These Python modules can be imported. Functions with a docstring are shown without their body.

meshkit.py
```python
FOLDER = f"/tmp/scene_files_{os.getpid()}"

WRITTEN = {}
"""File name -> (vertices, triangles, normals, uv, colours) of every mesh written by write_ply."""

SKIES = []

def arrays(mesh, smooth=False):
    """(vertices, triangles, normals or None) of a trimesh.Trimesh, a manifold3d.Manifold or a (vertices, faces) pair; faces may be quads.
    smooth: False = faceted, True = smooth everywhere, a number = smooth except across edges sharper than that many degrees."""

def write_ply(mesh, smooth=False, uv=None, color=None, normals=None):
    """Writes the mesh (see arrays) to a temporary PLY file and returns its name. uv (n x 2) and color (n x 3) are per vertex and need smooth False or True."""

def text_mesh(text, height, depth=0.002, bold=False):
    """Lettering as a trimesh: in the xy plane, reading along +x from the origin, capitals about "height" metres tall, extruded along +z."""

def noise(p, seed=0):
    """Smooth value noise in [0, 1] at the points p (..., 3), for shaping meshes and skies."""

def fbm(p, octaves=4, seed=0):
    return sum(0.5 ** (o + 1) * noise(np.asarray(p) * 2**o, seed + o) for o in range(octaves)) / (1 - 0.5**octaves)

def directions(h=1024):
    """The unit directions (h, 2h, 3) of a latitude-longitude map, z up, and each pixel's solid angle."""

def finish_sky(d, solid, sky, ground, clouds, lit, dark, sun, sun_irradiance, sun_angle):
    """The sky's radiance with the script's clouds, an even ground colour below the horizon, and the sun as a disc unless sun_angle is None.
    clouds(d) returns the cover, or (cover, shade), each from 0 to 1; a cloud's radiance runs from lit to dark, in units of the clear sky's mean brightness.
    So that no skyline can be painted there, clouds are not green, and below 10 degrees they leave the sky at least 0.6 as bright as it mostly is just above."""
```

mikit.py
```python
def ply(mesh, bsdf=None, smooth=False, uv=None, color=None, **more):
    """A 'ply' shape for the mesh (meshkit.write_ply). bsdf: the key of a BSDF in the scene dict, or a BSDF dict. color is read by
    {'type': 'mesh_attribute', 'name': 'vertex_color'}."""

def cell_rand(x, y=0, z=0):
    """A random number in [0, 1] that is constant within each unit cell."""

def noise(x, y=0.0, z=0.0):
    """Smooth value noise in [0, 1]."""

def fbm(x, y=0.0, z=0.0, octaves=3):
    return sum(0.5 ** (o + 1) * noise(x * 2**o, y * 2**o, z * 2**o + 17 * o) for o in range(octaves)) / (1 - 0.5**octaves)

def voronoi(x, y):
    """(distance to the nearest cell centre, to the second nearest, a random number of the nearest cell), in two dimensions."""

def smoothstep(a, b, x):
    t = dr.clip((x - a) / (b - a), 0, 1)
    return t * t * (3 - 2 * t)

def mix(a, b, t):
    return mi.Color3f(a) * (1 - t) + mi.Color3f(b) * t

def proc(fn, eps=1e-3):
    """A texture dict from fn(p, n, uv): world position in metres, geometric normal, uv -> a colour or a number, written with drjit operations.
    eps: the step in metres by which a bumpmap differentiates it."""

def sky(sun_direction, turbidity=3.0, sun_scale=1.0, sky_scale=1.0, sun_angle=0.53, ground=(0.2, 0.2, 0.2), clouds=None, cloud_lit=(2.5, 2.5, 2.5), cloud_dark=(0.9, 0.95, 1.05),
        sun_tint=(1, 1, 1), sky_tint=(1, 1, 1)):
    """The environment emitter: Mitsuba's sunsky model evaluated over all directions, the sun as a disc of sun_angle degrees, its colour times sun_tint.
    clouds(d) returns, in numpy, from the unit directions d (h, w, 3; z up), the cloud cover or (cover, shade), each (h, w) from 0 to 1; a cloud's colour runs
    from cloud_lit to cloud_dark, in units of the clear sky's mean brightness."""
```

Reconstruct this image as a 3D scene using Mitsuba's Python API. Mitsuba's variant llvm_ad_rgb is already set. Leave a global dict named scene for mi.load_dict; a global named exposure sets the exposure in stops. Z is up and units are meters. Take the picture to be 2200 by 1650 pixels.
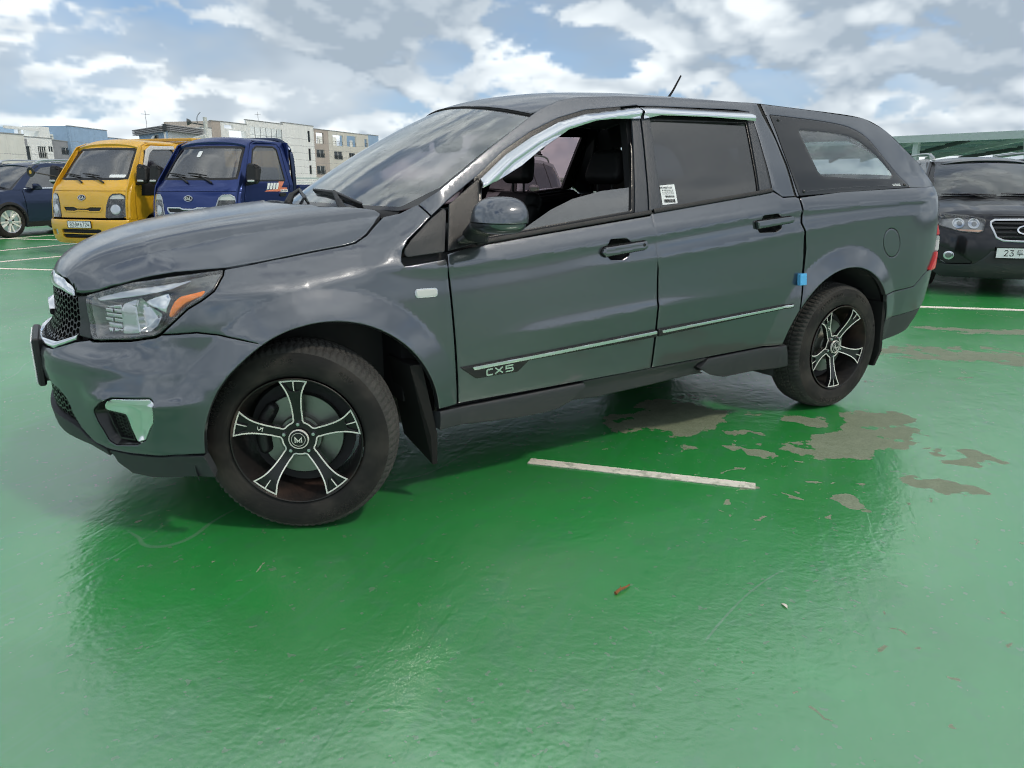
import math
import numpy as np
import trimesh
import shapely
import shapely.geometry as sg
import shapely.affinity as sa
import manifold3d as m3
import drjit as dr
import mitsuba as mi
import mikit
import meshkit
from mikit import noise, fbm, voronoi, cell_rand, smoothstep, mix, proc
from scipy.interpolate import CubicSpline, PchipInterpolator
from scipy.spatial import Delaunay, cKDTree

scene, labels = {}, {}

# ------------------------------------------------------------------ camera
CAM = (-0.728, -3.539, 1.298)
YAW, PITCH = -0.542, -0.268
FWD = (-math.sin(YAW) * math.cos(PITCH), math.cos(YAW) * math.cos(PITCH), math.sin(PITCH))
scene["camera"] = {
    "type": "perspective", "fov": 68.94, "fov_axis": "x", "near_clip": 0.05, "far_clip": 6000.0,
    "to_world": mi.ScalarTransform4f().look_at(origin=list(CAM), target=[CAM[i] + FWD[i] for i in range(3)], up=[0, 0, 1]),
}
exposure = 1.95

# ------------------------------------------------------------------ sky: broken cumulus under high thin cloud, the sun high behind the camera's right shoulder
def _nf(p, octaves, seed):
    return meshkit.fbm(p, octaves, seed)

def _billow(p, octaves, seed):
    """puffy noise: rounded lumps with sharp creases between them"""
    t, a, s = 0.0, 1.0, 0.0
    for o in range(octaves):
        t = t + a * np.abs(2 * meshkit.noise(p * 2.03 ** o + 11.3 * o, seed + o) - 1)
        s += a
        a *= .56
    return 1 - t / s

def sky_clouds(d):
    h = np.maximum(d[..., 2], 0.0)
    def warp(e, off):
        k = (1.0 / (np.maximum(e[..., 2], 0.0) + .55))[..., None]
        p = e * np.array([1.0, 1.0, 1.5]) * k * 3.6 + off
        w = np.stack([_nf(p * 1.5 + 5, 4, 31), _nf(p * 1.5 + 9, 4, 32), _nf(p * 1.5 + 2, 4, 33)], -1) - .5
        return p, w
    def heap(e, oct, off=np.array([3.7, 1.2, 0.4])):
        """heaped clouds: big masses with rounded lumps"""
        p, w = warp(e, off)
        return .55 * _nf(p * .95 + w * .35, 3, 11) + .45 * _billow(p * 1.9 + w * .75, oct, 21)
    def up(a):
        e = d.copy()
        e[..., 2] += a
        return e / np.linalg.norm(e, axis=-1, keepdims=True)
    t = np.clip((h - .22) / .60, 0, 1)
    low = .34 * (1 - t * t * (3 - 2 * t))            # an overcast sky brightens from the horizon to the zenith
    # a soft grey sheet behind
    p, w = warp(d, np.array([9.1, 4.3, 2.0]))
    sheet = _nf(p * .75 + w * .8, 5, 61)
    grey = np.clip((_nf(p * .6 + w * .6 + 4, 4, 71) - .34) / .34, 0, 1)
    c0 = np.clip((sheet - .30) / .24, 0, 1) * .80 + .14
    s0 = .26 + low + .42 * grey
    # cumulus in front
    q = heap(d, 7)
    q1, q2 = heap(up(.022), 4), heap(up(.075), 3)
    e = np.clip((q - .512) / .065, 0, 1)
    c1 = e * e * (3 - 2 * e)
    body = np.clip((q - .53) / .12, 0, 1)
    s1 = .08 + .8 * low + np.clip((q1 - q) * 2.6, -.10, .35) + np.clip((q2 - .50) * 2.6, 0, .50) + .10 * body
    haze = np.exp(-h / .07) * .55
    total = 1 - (1 - c1) * (1 - c0) * (1 - haze)
    back = 1 - (1 - c0) * (1 - haze)
    shade = (c1 * s1 + (1 - c1) * back * s0) / np.maximum(total, 1e-6)
    return np.clip(total, 0, 1), np.clip(shade, 0, 1)

SUN = np.array([.42, -.80, 1.15])
SUN = SUN / np.linalg.norm(SUN)
scene["sky"] = mikit.sky(SUN.tolist(), turbidity=3.2, sun_scale=.30, sky_scale=1.0, sun_angle=5.0, ground=(.10, .14, .11),
                         clouds=sky_clouds, cloud_lit=(3.75, 3.92, 3.92), cloud_dark=(1.15, 1.40, 1.66), sun_tint=(.90, .97, 1.08))

# ------------------------------------------------------------------ materials
def rgb(*c):
    return {"type": "rgb", "value": list(c) if len(c) == 3 else [c[0]] * 3}

def two(b):
    return {"type": "twosided", "bsdf": b}

def plastic(c, a=.15, ior=1.5):
    return two({"type": "roughplastic", "diffuse_reflectance": c if isinstance(c, dict) else rgb(*c), "alpha": a, "int_ior": ior, "distribution": "ggx"})

def matte(c, r=.8, **k):
    return two({"type": "principled", "base_color": c if isinstance(c, dict) else rgb(*c), "roughness": r, "specular": .3, **k})

def metal(c, a):
    return two({"type": "principled", "base_color": c if isinstance(c, dict) else rgb(*c), "metallic": 1.0, "roughness": a})

def paint(name, c, flake, a=.15, w=.35, **k):
    """metallic body paint: a mirror-smooth lacquered metallic blended with the flakes' broad sheen"""
    scene[name + "_coat"] = two({"type": "principled", "base_color": rgb(*c), "metallic": 1.0, "roughness": a, "specular": .8})
    scene[name + "_flake"] = two({"type": "principled", "base_color": rgb(*flake), "metallic": .75, "roughness": .42, "clearcoat": 1.0, "clearcoat_gloss": .98})
    scene[name] = {"type": "blendbsdf", "weight": w, "a": {"type": "ref", "id": name + "_coat"}, "b": {"type": "ref", "id": name + "_flake"}}

paint("paint_grey", (.190, .202, .222), (.110, .116, .130), a=.12, w=.36)
paint("paint_blue", (.06, .085, .21), (.012, .030, .15), w=.55)
paint("paint_navy", (.07, .09, .15), (.012, .02, .055), w=.5)
paint("paint_black", (.06, .06, .065), (.009, .009, .010), a=.10, w=.30)
paint("paint_silver", (.4, .41, .42), (.40, .41, .42), w=.5)
scene["paint_yellow"] = plastic((.72, .40, .022), .06, 1.7)
scene["chrome"] = metal((.80, .81, .83), .05)
scene["chrome_soft"] = metal((.62, .63, .65), .16)
scene["machined"] = two({"type": "principled", "base_color": rgb(.80, .78, .73), "metallic": .35, "roughness": .34})
scene["lamp_housing"] = plastic((.17, .175, .18), .18)
scene["steel_dark"] = metal((.25, .25, .25), .4)
scene["disc_steel"] = metal((.26, .27, .25), .42)
scene["black_gloss"] = plastic((.010, .010, .011), .06)
scene["black_satin"] = plastic((.014, .014, .016), .22)
scene["black_trim"] = plastic((.013, .013, .015), .34)
scene["grey_trim"] = plastic((.045, .048, .055), .32)
scene["satin_film"] = plastic((.062, .070, .088), .30)
scene["black_void"] = matte((.045, .045, .047), .95)
scene["flap_rubber"] = matte((.010, .010, .010), .8)
scene["rubber_seal"] = matte((.010, .010, .010), .7)
scene["leather"] = plastic((.010, .010, .011), .33)
scene["cabin_plastic"] = matte((.018, .018, .020), .75)
scene["headliner"] = matte((.17, .17, .17), .9)
scene["white_paper"] = matte((.74, .76, .77), .6)
scene["white_plastic"] = plastic((.72, .73, .72), .2)
scene["ink"] = matte((.015, .015, .016), .6)
scene["foam_blue"] = matte((.10, .40, .72), .85)
scene["amber_lens"] = two({"type": "principled", "base_color": rgb(.85, .22, .02), "roughness": .12, "specular": .6})
scene["amber_pale"] = two({"type": "principled", "base_color": rgb(.62, .36, .24), "roughness": .2, "specular": .6})
scene["red_lens"] = two({"type": "principled", "base_color": rgb(.50, .03, .03), "roughness": .10, "specular": .7})
def pane(name, t, ior=1.52, film=None):
    """a single sheet of glass; film: share of the sheet that is dark solar film"""
    g = {"type": "thindielectric", "int_ior": ior, "specular_transmittance": rgb(*t)}
    if film:
        scene[name + "_glass"] = g
        scene[name + "_film"] = plastic((.006, .006, .007), .012, 3.0 if film < .7 else 2.0)
        g = {"type": "blendbsdf", "weight": film, "a": {"type": "ref", "id": name + "_glass"}, "b": {"type": "ref", "id": name + "_film"}}
    scene[name] = g
pane("clear_lens", (.96, .97, .97), 1.5)
scene["pane_screen"] = {"type": "principled", "base_color": rgb(.62, .68, .67), "spec_trans": 1.0, "roughness": .03, "eta": 2.0}
pane("pane_tint", (.16, .16, .19), 1.6, .82)
pane("pane_dark", (.40, .43, .46), 1.7, .69)
pane("pane_rose", (.46, .35, .37), 1.5)
pane("pane_smoke", (.84, .88, .88), 1.45)
scene["pane_plain"] = {"type": "principled", "base_color": rgb(.50, .55, .54), "spec_trans": 1.0, "roughness": .03, "eta": 1.75}
scene["frit_glass"] = plastic((.010, .010, .012), .015, 1.6)

def _tyre_c(p, n, uv):
    d = fbm(p.x * 9, p.y * 9, p.z * 9, 4)
    return mix((.013, .012, .012), (.034, .030, .027), smoothstep(.35, .75, d))
scene["tyre_rubber"] = matte(proc(_tyre_c), .72)
def _tread_c(p, n, uv):
    return mix((.030, .030, .030), (.062, .060, .055), fbm(p.x * 14, p.y * 14, p.z * 14, 3))
scene["tread_rubber"] = matte(proc(_tread_c), .8)
def _brown_black(p, n, uv):
    return mix((.012, .011, .011), (.050, .030, .024), smoothstep(.45, .8, fbm(p.x * 7, p.y * 7, p.z * 7, 3)))
scene["rim_dusty"] = two({"type": "principled", "base_color": proc(_brown_black), "roughness": .42, "specular": .5})
# ------------------------------------------------------------------ helpers
def rs(n):
    return np.random.default_rng(n)

def smooth01(a, b, x):
    t = np.clip((np.asarray(x, float) - a) / (b - a), 0, 1)
    return t * t * (3 - 2 * t)

def num(name):
    if name not in scene:
        return name
    i = 1
    while f"{name}_{i:03d}" in scene:
        i += 1
    return f"{name}_{i:03d}"

THINGS = {}
def thing(name, label, cat, group=None, kind=None):
    k = name
    if k in THINGS:
        i = 1
        while f"{name}_{i:03d}" in THINGS:
            i += 1
        k = f"{name}_{i:03d}"
    THINGS[k] = 1
    labels[k] = {"label": label, "category": cat}
    if group:
        labels[k]["group"] = group
    if kind:
        labels[k]["kind"] = kind
    return k

def put(parent, name, mesh, mat, smooth=False, label=None, kind=None, uv=None, xf=None, **more):
    """one entry of the scene: parent + '__' + name"""
    key = num(f"{parent}__{name}" if parent else name)
    d = mesh if isinstance(mesh, dict) else mikit.ply(mesh, mat, smooth=smooth, uv=uv, **more)
    if xf is not None:
        d = {**d, "to_world": mi.ScalarTransform4f(np.asarray(xf, float))}
    scene[key] = d
    if label or kind:
        labels[key] = {}
        if label:
            labels[key]["label"] = label
        if kind:
            labels[key]["kind"] = kind
    return key

def xform(loc=(0, 0, 0), rz=0.0, s=(1, 1, 1)):
    c, sn = math.cos(rz), math.sin(rz)
    m = np.eye(4)
    m[:3, :3] = np.array([[c, -sn, 0], [sn, c, 0], [0, 0, 1.0]]) @ np.diag(s)
    m[:3, 3] = loc
    return m

def TM(v, f):
    return trimesh.Trimesh(np.asarray(v, float), np.asarray(f, int), process=False)

def cat(*ms):
    ms = [m for x in ms for m in (x if isinstance(x, (list, tuple)) else [x])]
    return trimesh.util.concatenate([TM(m.vertices, m.faces) for m in ms])

def moved(m, loc=(0, 0, 0), R=None, s=None):
    v = np.array(m.vertices, float)
    if s is not None:
        v = v * np.asarray(s)
    if R is not None:
        v = v @ np.asarray(R).T
    f = np.array(m.faces)
    if s is not None and np.prod(np.broadcast_to(s, 3)) < 0:
        f = f[:, ::-1]
    return TM(v + np.asarray(loc), f)

def mirror(m):
    v = np.array(m.vertices) * [1, -1, 1]
    return TM(v, np.array(m.faces)[:, ::-1])

def rot(ax, deg):
    return trimesh.transformations.rotation_matrix(math.radians(deg), ax)[:3, :3]

def man(m):
    mm = m.to_mesh()
    return TM(mm.vert_properties[:, :3], mm.tri_verts)

def box(c, s, bevel=0.0, R=None):
    """bevelled box of centre c and full size s"""
    s = np.asarray(s, float)
    if bevel <= 0:
        m = trimesh.creation.box(s)
    else:
        b = min(bevel, s.min() * .49)
        p = []
        for sx in (-1, 1):
            for sy in (-1, 1):
                for sz in (-1, 1):
                    for k in range(3):
                        q = s / 2 - b
                        q[k] = s[k] / 2
                        p.append(q * [sx, sy, sz])
        m = trimesh.convex.convex_hull(np.array(p))
    return moved(m, c, R)

def bx(x0, x1, y0, y1, z0, z1, bevel=0.0):
    return box(((x0 + x1) / 2, (y0 + y1) / 2, (z0 + z1) / 2), (abs(x1 - x0), abs(y1 - y0), abs(z1 - z0)), bevel)

def tube(p, r, n=8, closed=False):
    p = np.asarray(p, float)
    r = np.broadcast_to(r, (len(p),)).astype(float)
    t = np.roll(p, -1, 0) - np.roll(p, 1, 0) if closed else np.gradient(p, axis=0)
    t /= np.linalg.norm(t, axis=1, keepdims=True) + 1e-12
    a = np.cross(t, np.where(np.abs(t[:, 2:]) < .9, [0, 0, 1.], [1., 0, 0]))
    a /= np.linalg.norm(a, axis=1, keepdims=True) + 1e-12
    b = np.cross(t, a)
    g = np.arange(n) * 2 * np.pi / n
    v = (p[:, None] + r[:, None, None] * (np.cos(g)[None, :, None] * a[:, None] + np.sin(g)[None, :, None] * b[:, None])).reshape(-1, 3)
    m = len(p)
    f = []
    for i in range(m if closed else m - 1):
        for j in range(n):
            q = [i * n + j, i * n + (j + 1) % n, ((i + 1) % m) * n + (j + 1) % n, ((i + 1) % m) * n + j]
            f += [[q[0], q[1], q[2]], [q[0], q[2], q[3]]]
    if not closed:
        v = np.vstack([v, p[:1], p[-1:]])
        for j in range(n):
            f += [[m * n, (j + 1) % n, j], [m * n + 1, (m - 1) * n + j, (m - 1) * n + (j + 1) % n]]
    mm = TM(v, f)
    if mm.volume < 0:
        mm = TM(v, np.array(f)[:, ::-1])
    return mm

def lathe(prof, n=48, axis="y"):
    """prof: (radius, along) pairs, turned about the axis"""
    prof = np.asarray(prof, float)
    g = np.arange(n) * 2 * np.pi / n
    v = np.stack([prof[:, None, 0] * np.cos(g), np.broadcast_to(prof[:, None, 1], (len(prof), n)), prof[:, None, 0] * np.sin(g)], -1).reshape(-1, 3)
    f = []
    for i in range(len(prof) - 1):
        for j in range(n):
            a, b, c, d = i * n + j, i * n + (j + 1) % n, (i + 1) * n + (j + 1) % n, (i + 1) * n + j
            f += [[a, b, c], [a, c, d]]
    if axis == "z":
        v = v[:, [0, 2, 1]] * [1, -1, 1]
    if axis == "x":
        v = v[:, [1, 0, 2]] * [1, -1, 1]
    return TM(v, f)

def extr(poly, d, z0=0.0):
    """shapely polygon extruded along +z"""
    gs = getattr(poly, "geoms", [poly])
    return cat([moved(trimesh.creation.extrude_polygon(g, d, engine="earcut"), (0, 0, z0)) for g in gs if g.area > 1e-9])

def rbox2(x0, x1, y0, y1, r):
    return sg.box(x0 + r, y0 + r, x1 - r, y1 - r).buffer(r, quad_segs=6)

def hull(pts):
    return trimesh.convex.convex_hull(np.asarray(pts, float))

def hulls(balls, seg=14):
    """hull of spheres (x, y, z, r)"""
    ms = [m3.Manifold.sphere(b[3], seg).translate(list(map(float, b[:3]))) for b in balls]
    return man(m3.Manifold.batch_hull(ms))

def spline(pts, n=80, closed=False):
    p = np.asarray(pts, float)
    if closed:
        p = np.vstack([p, p[:1]])
    d = np.r_[0, np.cumsum(np.linalg.norm(np.diff(p, axis=0), axis=1) ** .5)]
    c = CubicSpline(d, p, bc_type="periodic" if closed else "natural")
    return c(np.linspace(0, d[-1], n + 1))[: n if closed else n + 1]

def line(pts, step):
    p = np.asarray(pts, float)
    out = []
    for a, b in zip(p[:-1], p[1:]):
        k = max(1, int(math.ceil(np.linalg.norm(b - a) / step)))
        out.append(a + (b - a) * (np.arange(k) / k)[:, None])
    out.append(p[-1:])
    return np.vstack(out)

def ringpts(r, step):
    return line(np.array(r.coords), step)[:-1]

def round_poly(pts, r=0.0):
    g = sg.Polygon(pts).buffer(0)
    if r > 0:
        g = g.buffer(-r, join_style=1).buffer(r, join_style=1)
        g = g.buffer(r, join_style=1).buffer(-r, join_style=1)
    if g.geom_type != "Polygon":
        g = max(g.geoms, key=lambda q: q.area)
    return g

def flat_mesh(poly, res, bevel=0.0, extra=(), res_in=None):
    """triangles of a polygon in the plane: (points, faces, boundary loops)"""
    res_in = res_in or res
    pts, loops, at = [], [], 0
    for r in [poly.exterior, *poly.interiors]:
        q = ringpts(r, res)
        loops.append(np.arange(at, at + len(q)))
        pts.append(q)
        at += len(q)
    if bevel:
        g = poly.buffer(-bevel, join_style=2)
        for gg in getattr(g, "geoms", [g]):
            for r in [gg.exterior, *gg.interiors] if not gg.is_empty else []:
                pts.append(ringpts(r, res))
    core = poly.buffer(-max(bevel * 1.5, res_in * .55))
    if not core.is_empty:
        x0, y0, x1, y1 = core.bounds
        gx, gy = np.meshgrid(np.arange(x0, x1, res_in), np.arange(y0, y1, res_in))
        gx = gx + (np.arange(gx.shape[0]) % 2)[:, None] * res_in * .5
        q = np.stack([gx.ravel(), gy.ravel()], 1)
        q = q[shapely.contains_xy(core, q[:, 0], q[:, 1])]
        for e in extra:
            l = line(e, res_in * .6)
            l = l[shapely.contains_xy(core, l[:, 0], l[:, 1])]
            if len(l):
                d = cKDTree(l).query(q)[0]
                q = np.vstack([q[d > res_in * .45], l])
        pts.append(q)
    p = np.vstack(pts)
    tri = Delaunay(p).simplices
    c = p[tri].mean(1)
    ok = shapely.contains_xy(poly, c[:, 0], c[:, 1])
    a = p[tri]
    ar = (a[:, 1, 0] - a[:, 0, 0]) * (a[:, 2, 1] - a[:, 0, 1]) - (a[:, 2, 0] - a[:, 0, 0]) * (a[:, 1, 1] - a[:, 0, 1])
    ok &= np.abs(ar) > 1e-10
    tri = tri[ok]
    tri = np.where((ar[ok] < 0)[:, None], tri[:, ::-1], tri)
    return p, tri, loops

def normals_of(fn, p, out, e=2e-3):
    a = fn(p[:, 0] + e, p[:, 1]) - fn(p[:, 0] - e, p[:, 1])
    b = fn(p[:, 0], p[:, 1] + e) - fn(p[:, 0], p[:, 1] - e)
    n = np.cross(a, b)
    n /= np.linalg.norm(n, axis=1, keepdims=True) + 1e-15
    return n * out

def panel(poly, fn, out, res=.016, depth=.014, bevel=.003, extra=(), lift=0.0, back=False, res_in=None):
    """a sheet-metal panel: polygon in the two parameters of the surface fn, its edges rolled inwards by depth. out: +1 or -1 turns the normal outwards"""
    p, tri, loops = flat_mesh(poly, res, bevel, extra, res_in)
    v = fn(p[:, 0], p[:, 1])
    n = normals_of(fn, p, out)
    if lift:
        v = v + n * lift
    lp = np.concatenate(loops)
    if bevel:
        v[lp] -= n[lp] * bevel * .6
    fn_ = np.cross(v[tri[:, 1]] - v[tri[:, 0]], v[tri[:, 2]] - v[tri[:, 0]])
    if (fn_ * n[tri[:, 0]]).sum() < 0:
        tri = tri[:, ::-1]
        flip = True
    else:
        flip = False
    V, F, at = [v], [tri], len(v)
    if depth:
        for lo in loops:
            k = len(lo)
            V.append(v[lo] - n[lo] * depth)
            i = np.arange(k)
            a, b = lo[i], lo[(i + 1) % k]
            c, d = at + (i + 1) % k, at + i
            q = np.vstack([np.stack([a, d, c], 1), np.stack([a, c, b], 1)])
            cw = np.sum(p[lo, 0] * np.roll(p[lo, 1], -1) - np.roll(p[lo, 0], -1) * p[lo, 1])
            F.append(q if (cw > 0) != flip else q[:, ::-1])
            at += k
        if back:
            m = -np.ones(len(v), int)
    return TM(np.vstack(V), np.vstack(F))

def sheet(poly, fn, out, res, thick=.005, lift=0.0, res_in=None):
    """a real pane: two faces, thick apart"""
    a = panel(poly, fn, out, res=res, depth=0, bevel=0, lift=lift, res_in=res_in)
    b = panel(poly, fn, out, res=res, depth=0, bevel=0, lift=lift - thick, res_in=res_in)
    k = panel(poly, fn, out, res=res, depth=thick, bevel=0, lift=lift, res_in=res_in)
    edge = TM(k.vertices, k.faces[len(a.faces):])
    return cat(a, TM(b.vertices, b.faces[:, ::-1]), edge)

def solid_panel(poly, fn, out, res, thick, lift=0.0, bevel=.0015):
    """closed piece lying on a surface: top at lift + thick, sides down to lift"""
    return panel(poly, fn, out, res=res, depth=thick, bevel=min(bevel, thick * .4), lift=lift + thick)

def ribbon(poly2, frame, d):
    """polygon in a plane frame (origin, ex, ey, ez) extruded d along ez"""
    o, ex, ey, ez = [np.asarray(a, float) for a in frame]
    m = extr(poly2, d)
    v = np.array(m.vertices)
    return TM(o + v[:, :1] * ex + v[:, 1:2] * ey + v[:, 2:] * ez, m.faces)

def in_frame(m, frame):
    o, ex, ey, ez = [np.asarray(a, float) for a in frame]
    v = np.array(m.vertices)
    return TM(o + v[:, :1] * ex + v[:, 1:2] * ey + v[:, 2:] * ez, m.faces)

def words(text, h, d=.002, bold=True, center=True, sx=1.0):
    m = meshkit.text_mesh(text, h, d, bold)
    v = np.array(m.vertices)
    if center:
        v[:, 0] -= (v[:, 0].min() + v[:, 0].max()) / 2
        v[:, 1] -= (v[:, 1].min() + v[:, 1].max()) / 2
    v[:, 0] *= sx
    return TM(v, m.faces)

def strokes(segs, w, d):
    """letters drawn by strokes"""
    return extr(shapely.union_all([sg.LineString(s).buffer(w / 2, cap_style=2, join_style=2) for s in segs]), d)
# ------------------------------------------------------------------ the pickup's skin: side shell, hood, roof, windscreen
_u = [-1.0, -.85, -.75, -.65, -.5, -.35, -.2, -.09, -.04, 0, .03, .06, .10, .15, .2, .3, .4, .5, .55, .75]
_hd = [.83, .862, .888, .907, .925, .930, .926, .914, .902, .885, .873, .862, .846, .824, .80, .752, .700, .645, .615, .49]
_PD = PchipInterpolator(_u, _hd)

# the shut line between bonnet and wing: x, |y|, z
_EX = [-.72, -.69, -.57, -.39, -.24, -.15, -.05, .09, .18, .23, .28, .38, .50]
_EY = [.36, .43, .595, .725, .800, .812, .812, .815, .818, .814, .79, .722, .66]
_EZ = [.882, .898, .942, .988, 1.000, 1.013, 1.028, 1.048, 1.060, 1.070, 1.096, 1.16, 1.20]

def belt(x):
    return np.interp(x, [-.9, -.3, .3, .72, 2.45, 2.7, 4.2], [.93, .965, 1.02, 1.05, 1.215, 1.222, 1.255])

def half_width(x, z):
    u = z - belt(x)
    b = smooth01(.30, .60, x)
    ye, ze = np.interp(x, _EX, _EY), np.interp(x, _EX, _EZ)
    h0 = _PD(np.clip(u, -1, .0))
    k = np.clip((z - (ze - .11)) / .11, 0, 2.2)
    hf = np.maximum(h0 - (h0 - ye) * (.3 * k + .7 * k * k), .2)
    h = hf * (1 - b) + _PD(np.clip(u, -1, .7)) * b
    return h * (1 - .10 * np.clip((x - 3.25) / .72, 0, 2) ** 2 * smooth01(1.22, 1.34, z))

def ridge(d, a, up, dn):
    """outward swell with a soft crest at d = 0, falling off over up above it and dn below it"""
    d = np.asarray(d, float)
    s = .006
    r = np.where(d > 0, np.exp(-np.abs(d) / up), np.exp(-np.abs(d) / dn))
    soft = 1 - .5 * np.exp(-np.abs(d) / s) * s * (1 / up + 1 / dn) * .5
    return a * r * soft

FA, RA = (.052, .366, .442), (3.015, .372, .455)
def flare(x, z, A, w, amp):
    dx = x - A[0]
    r = np.hypot(dx, np.maximum(z - A[1], 0) * 1.0)
    d = (r - A[2]) / w
    f = np.where(d < 1, 1 - d, 0.0)
    f = np.where(d < 0, 1.0, f)
    f = f - .5 * smooth01(.75, 1.0, d) * f
    return amp * f * smooth01(-.30, -.02, z - A[1] + .12)

C1 = ([-.3, -.015, .19, .56, .99, 1.6, 2.18, 2.61, 3.73, 4.2], [.945, .968, .984, .957 + .012, .999, 1.051, 1.111, 1.144, 1.186, 1.20])
C2 = ([.9, 1.16, 1.63, 2.11, 2.62, 3.1, 3.64, 4.1], [.918, .932, .952, .99, 1.040, 1.085, 1.108, 1.12])
C3 = ([.55, .62, 1.08, 1.64, 2.13, 2.6], [.664, .669, .688, .728, .751, .77])

def side_extra(t, z):
    h = ridge(z - np.interp(t, *C1), .013, .07, .022) * smooth01(.0, .5, t) * (1 - smooth01(3.6, 3.9, t))
    h = h + ridge(z - np.interp(t, *C2), .011, .05, .06) * smooth01(1.0, 1.7, t) * (1 - smooth01(3.45, 3.75, t))
    h = h + ridge(z - np.interp(t, *C3), .012, .03, .10) * smooth01(.62, 1.1, t) * (1 - .75 * smooth01(1.5, 2.2, t)) * (1 - smooth01(2.2, 2.7, t))
    h = h + flare(t, z, FA, .115, .036) * smooth01(-.62, -.40, t) + flare(t, z, RA, .115, .034)
    return h

_FC = spline([(.10, -.94), (-.02, -.94), (-.15, -.932), (-.30, -.905), (-.44, -.85), (-.53, -.785), (-.61, -.69), (-.69, -.57), (-.745, -.46), (-.80, -.33), (-.832, -.18), (-.84, 0)], 400)
_s = np.r_[0, np.cumsum(np.linalg.norm(np.diff(_FC, axis=0), axis=1))]
_k = np.searchsorted(-_FC[:, 0], .05)
_FS = _s - _s[_k] + .05            # arc length, equal to -x where the corner begins
T_FRONT = -_FS[-1]                  # t of the nose
_FS, _FC = np.r_[_FS, _FS[-1] + .05], np.vstack([_FC, [[-.84, .05]]])
_RC = spline([(3.45, -.925), (3.6, -.925), (3.72, -.92), (3.82, -.905), (3.91, -.872), (3.975, -.815), (4.02, -.72), (4.05, -.55), (4.068, -.3), (4.075, 0)], 400)
_s2 = np.r_[0, np.cumsum(np.linalg.norm(np.diff(_RC, axis=0), axis=1))]
_k2 = np.searchsorted(_RC[:, 0], 3.66)
_RS = _s2 - _s2[_k2] + 3.66
T_REAR = _RS[-1]
_RS, _RC = np.r_[_RS, _RS[-1] + .05], np.vstack([_RC, [[4.075, .05]]])

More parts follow.
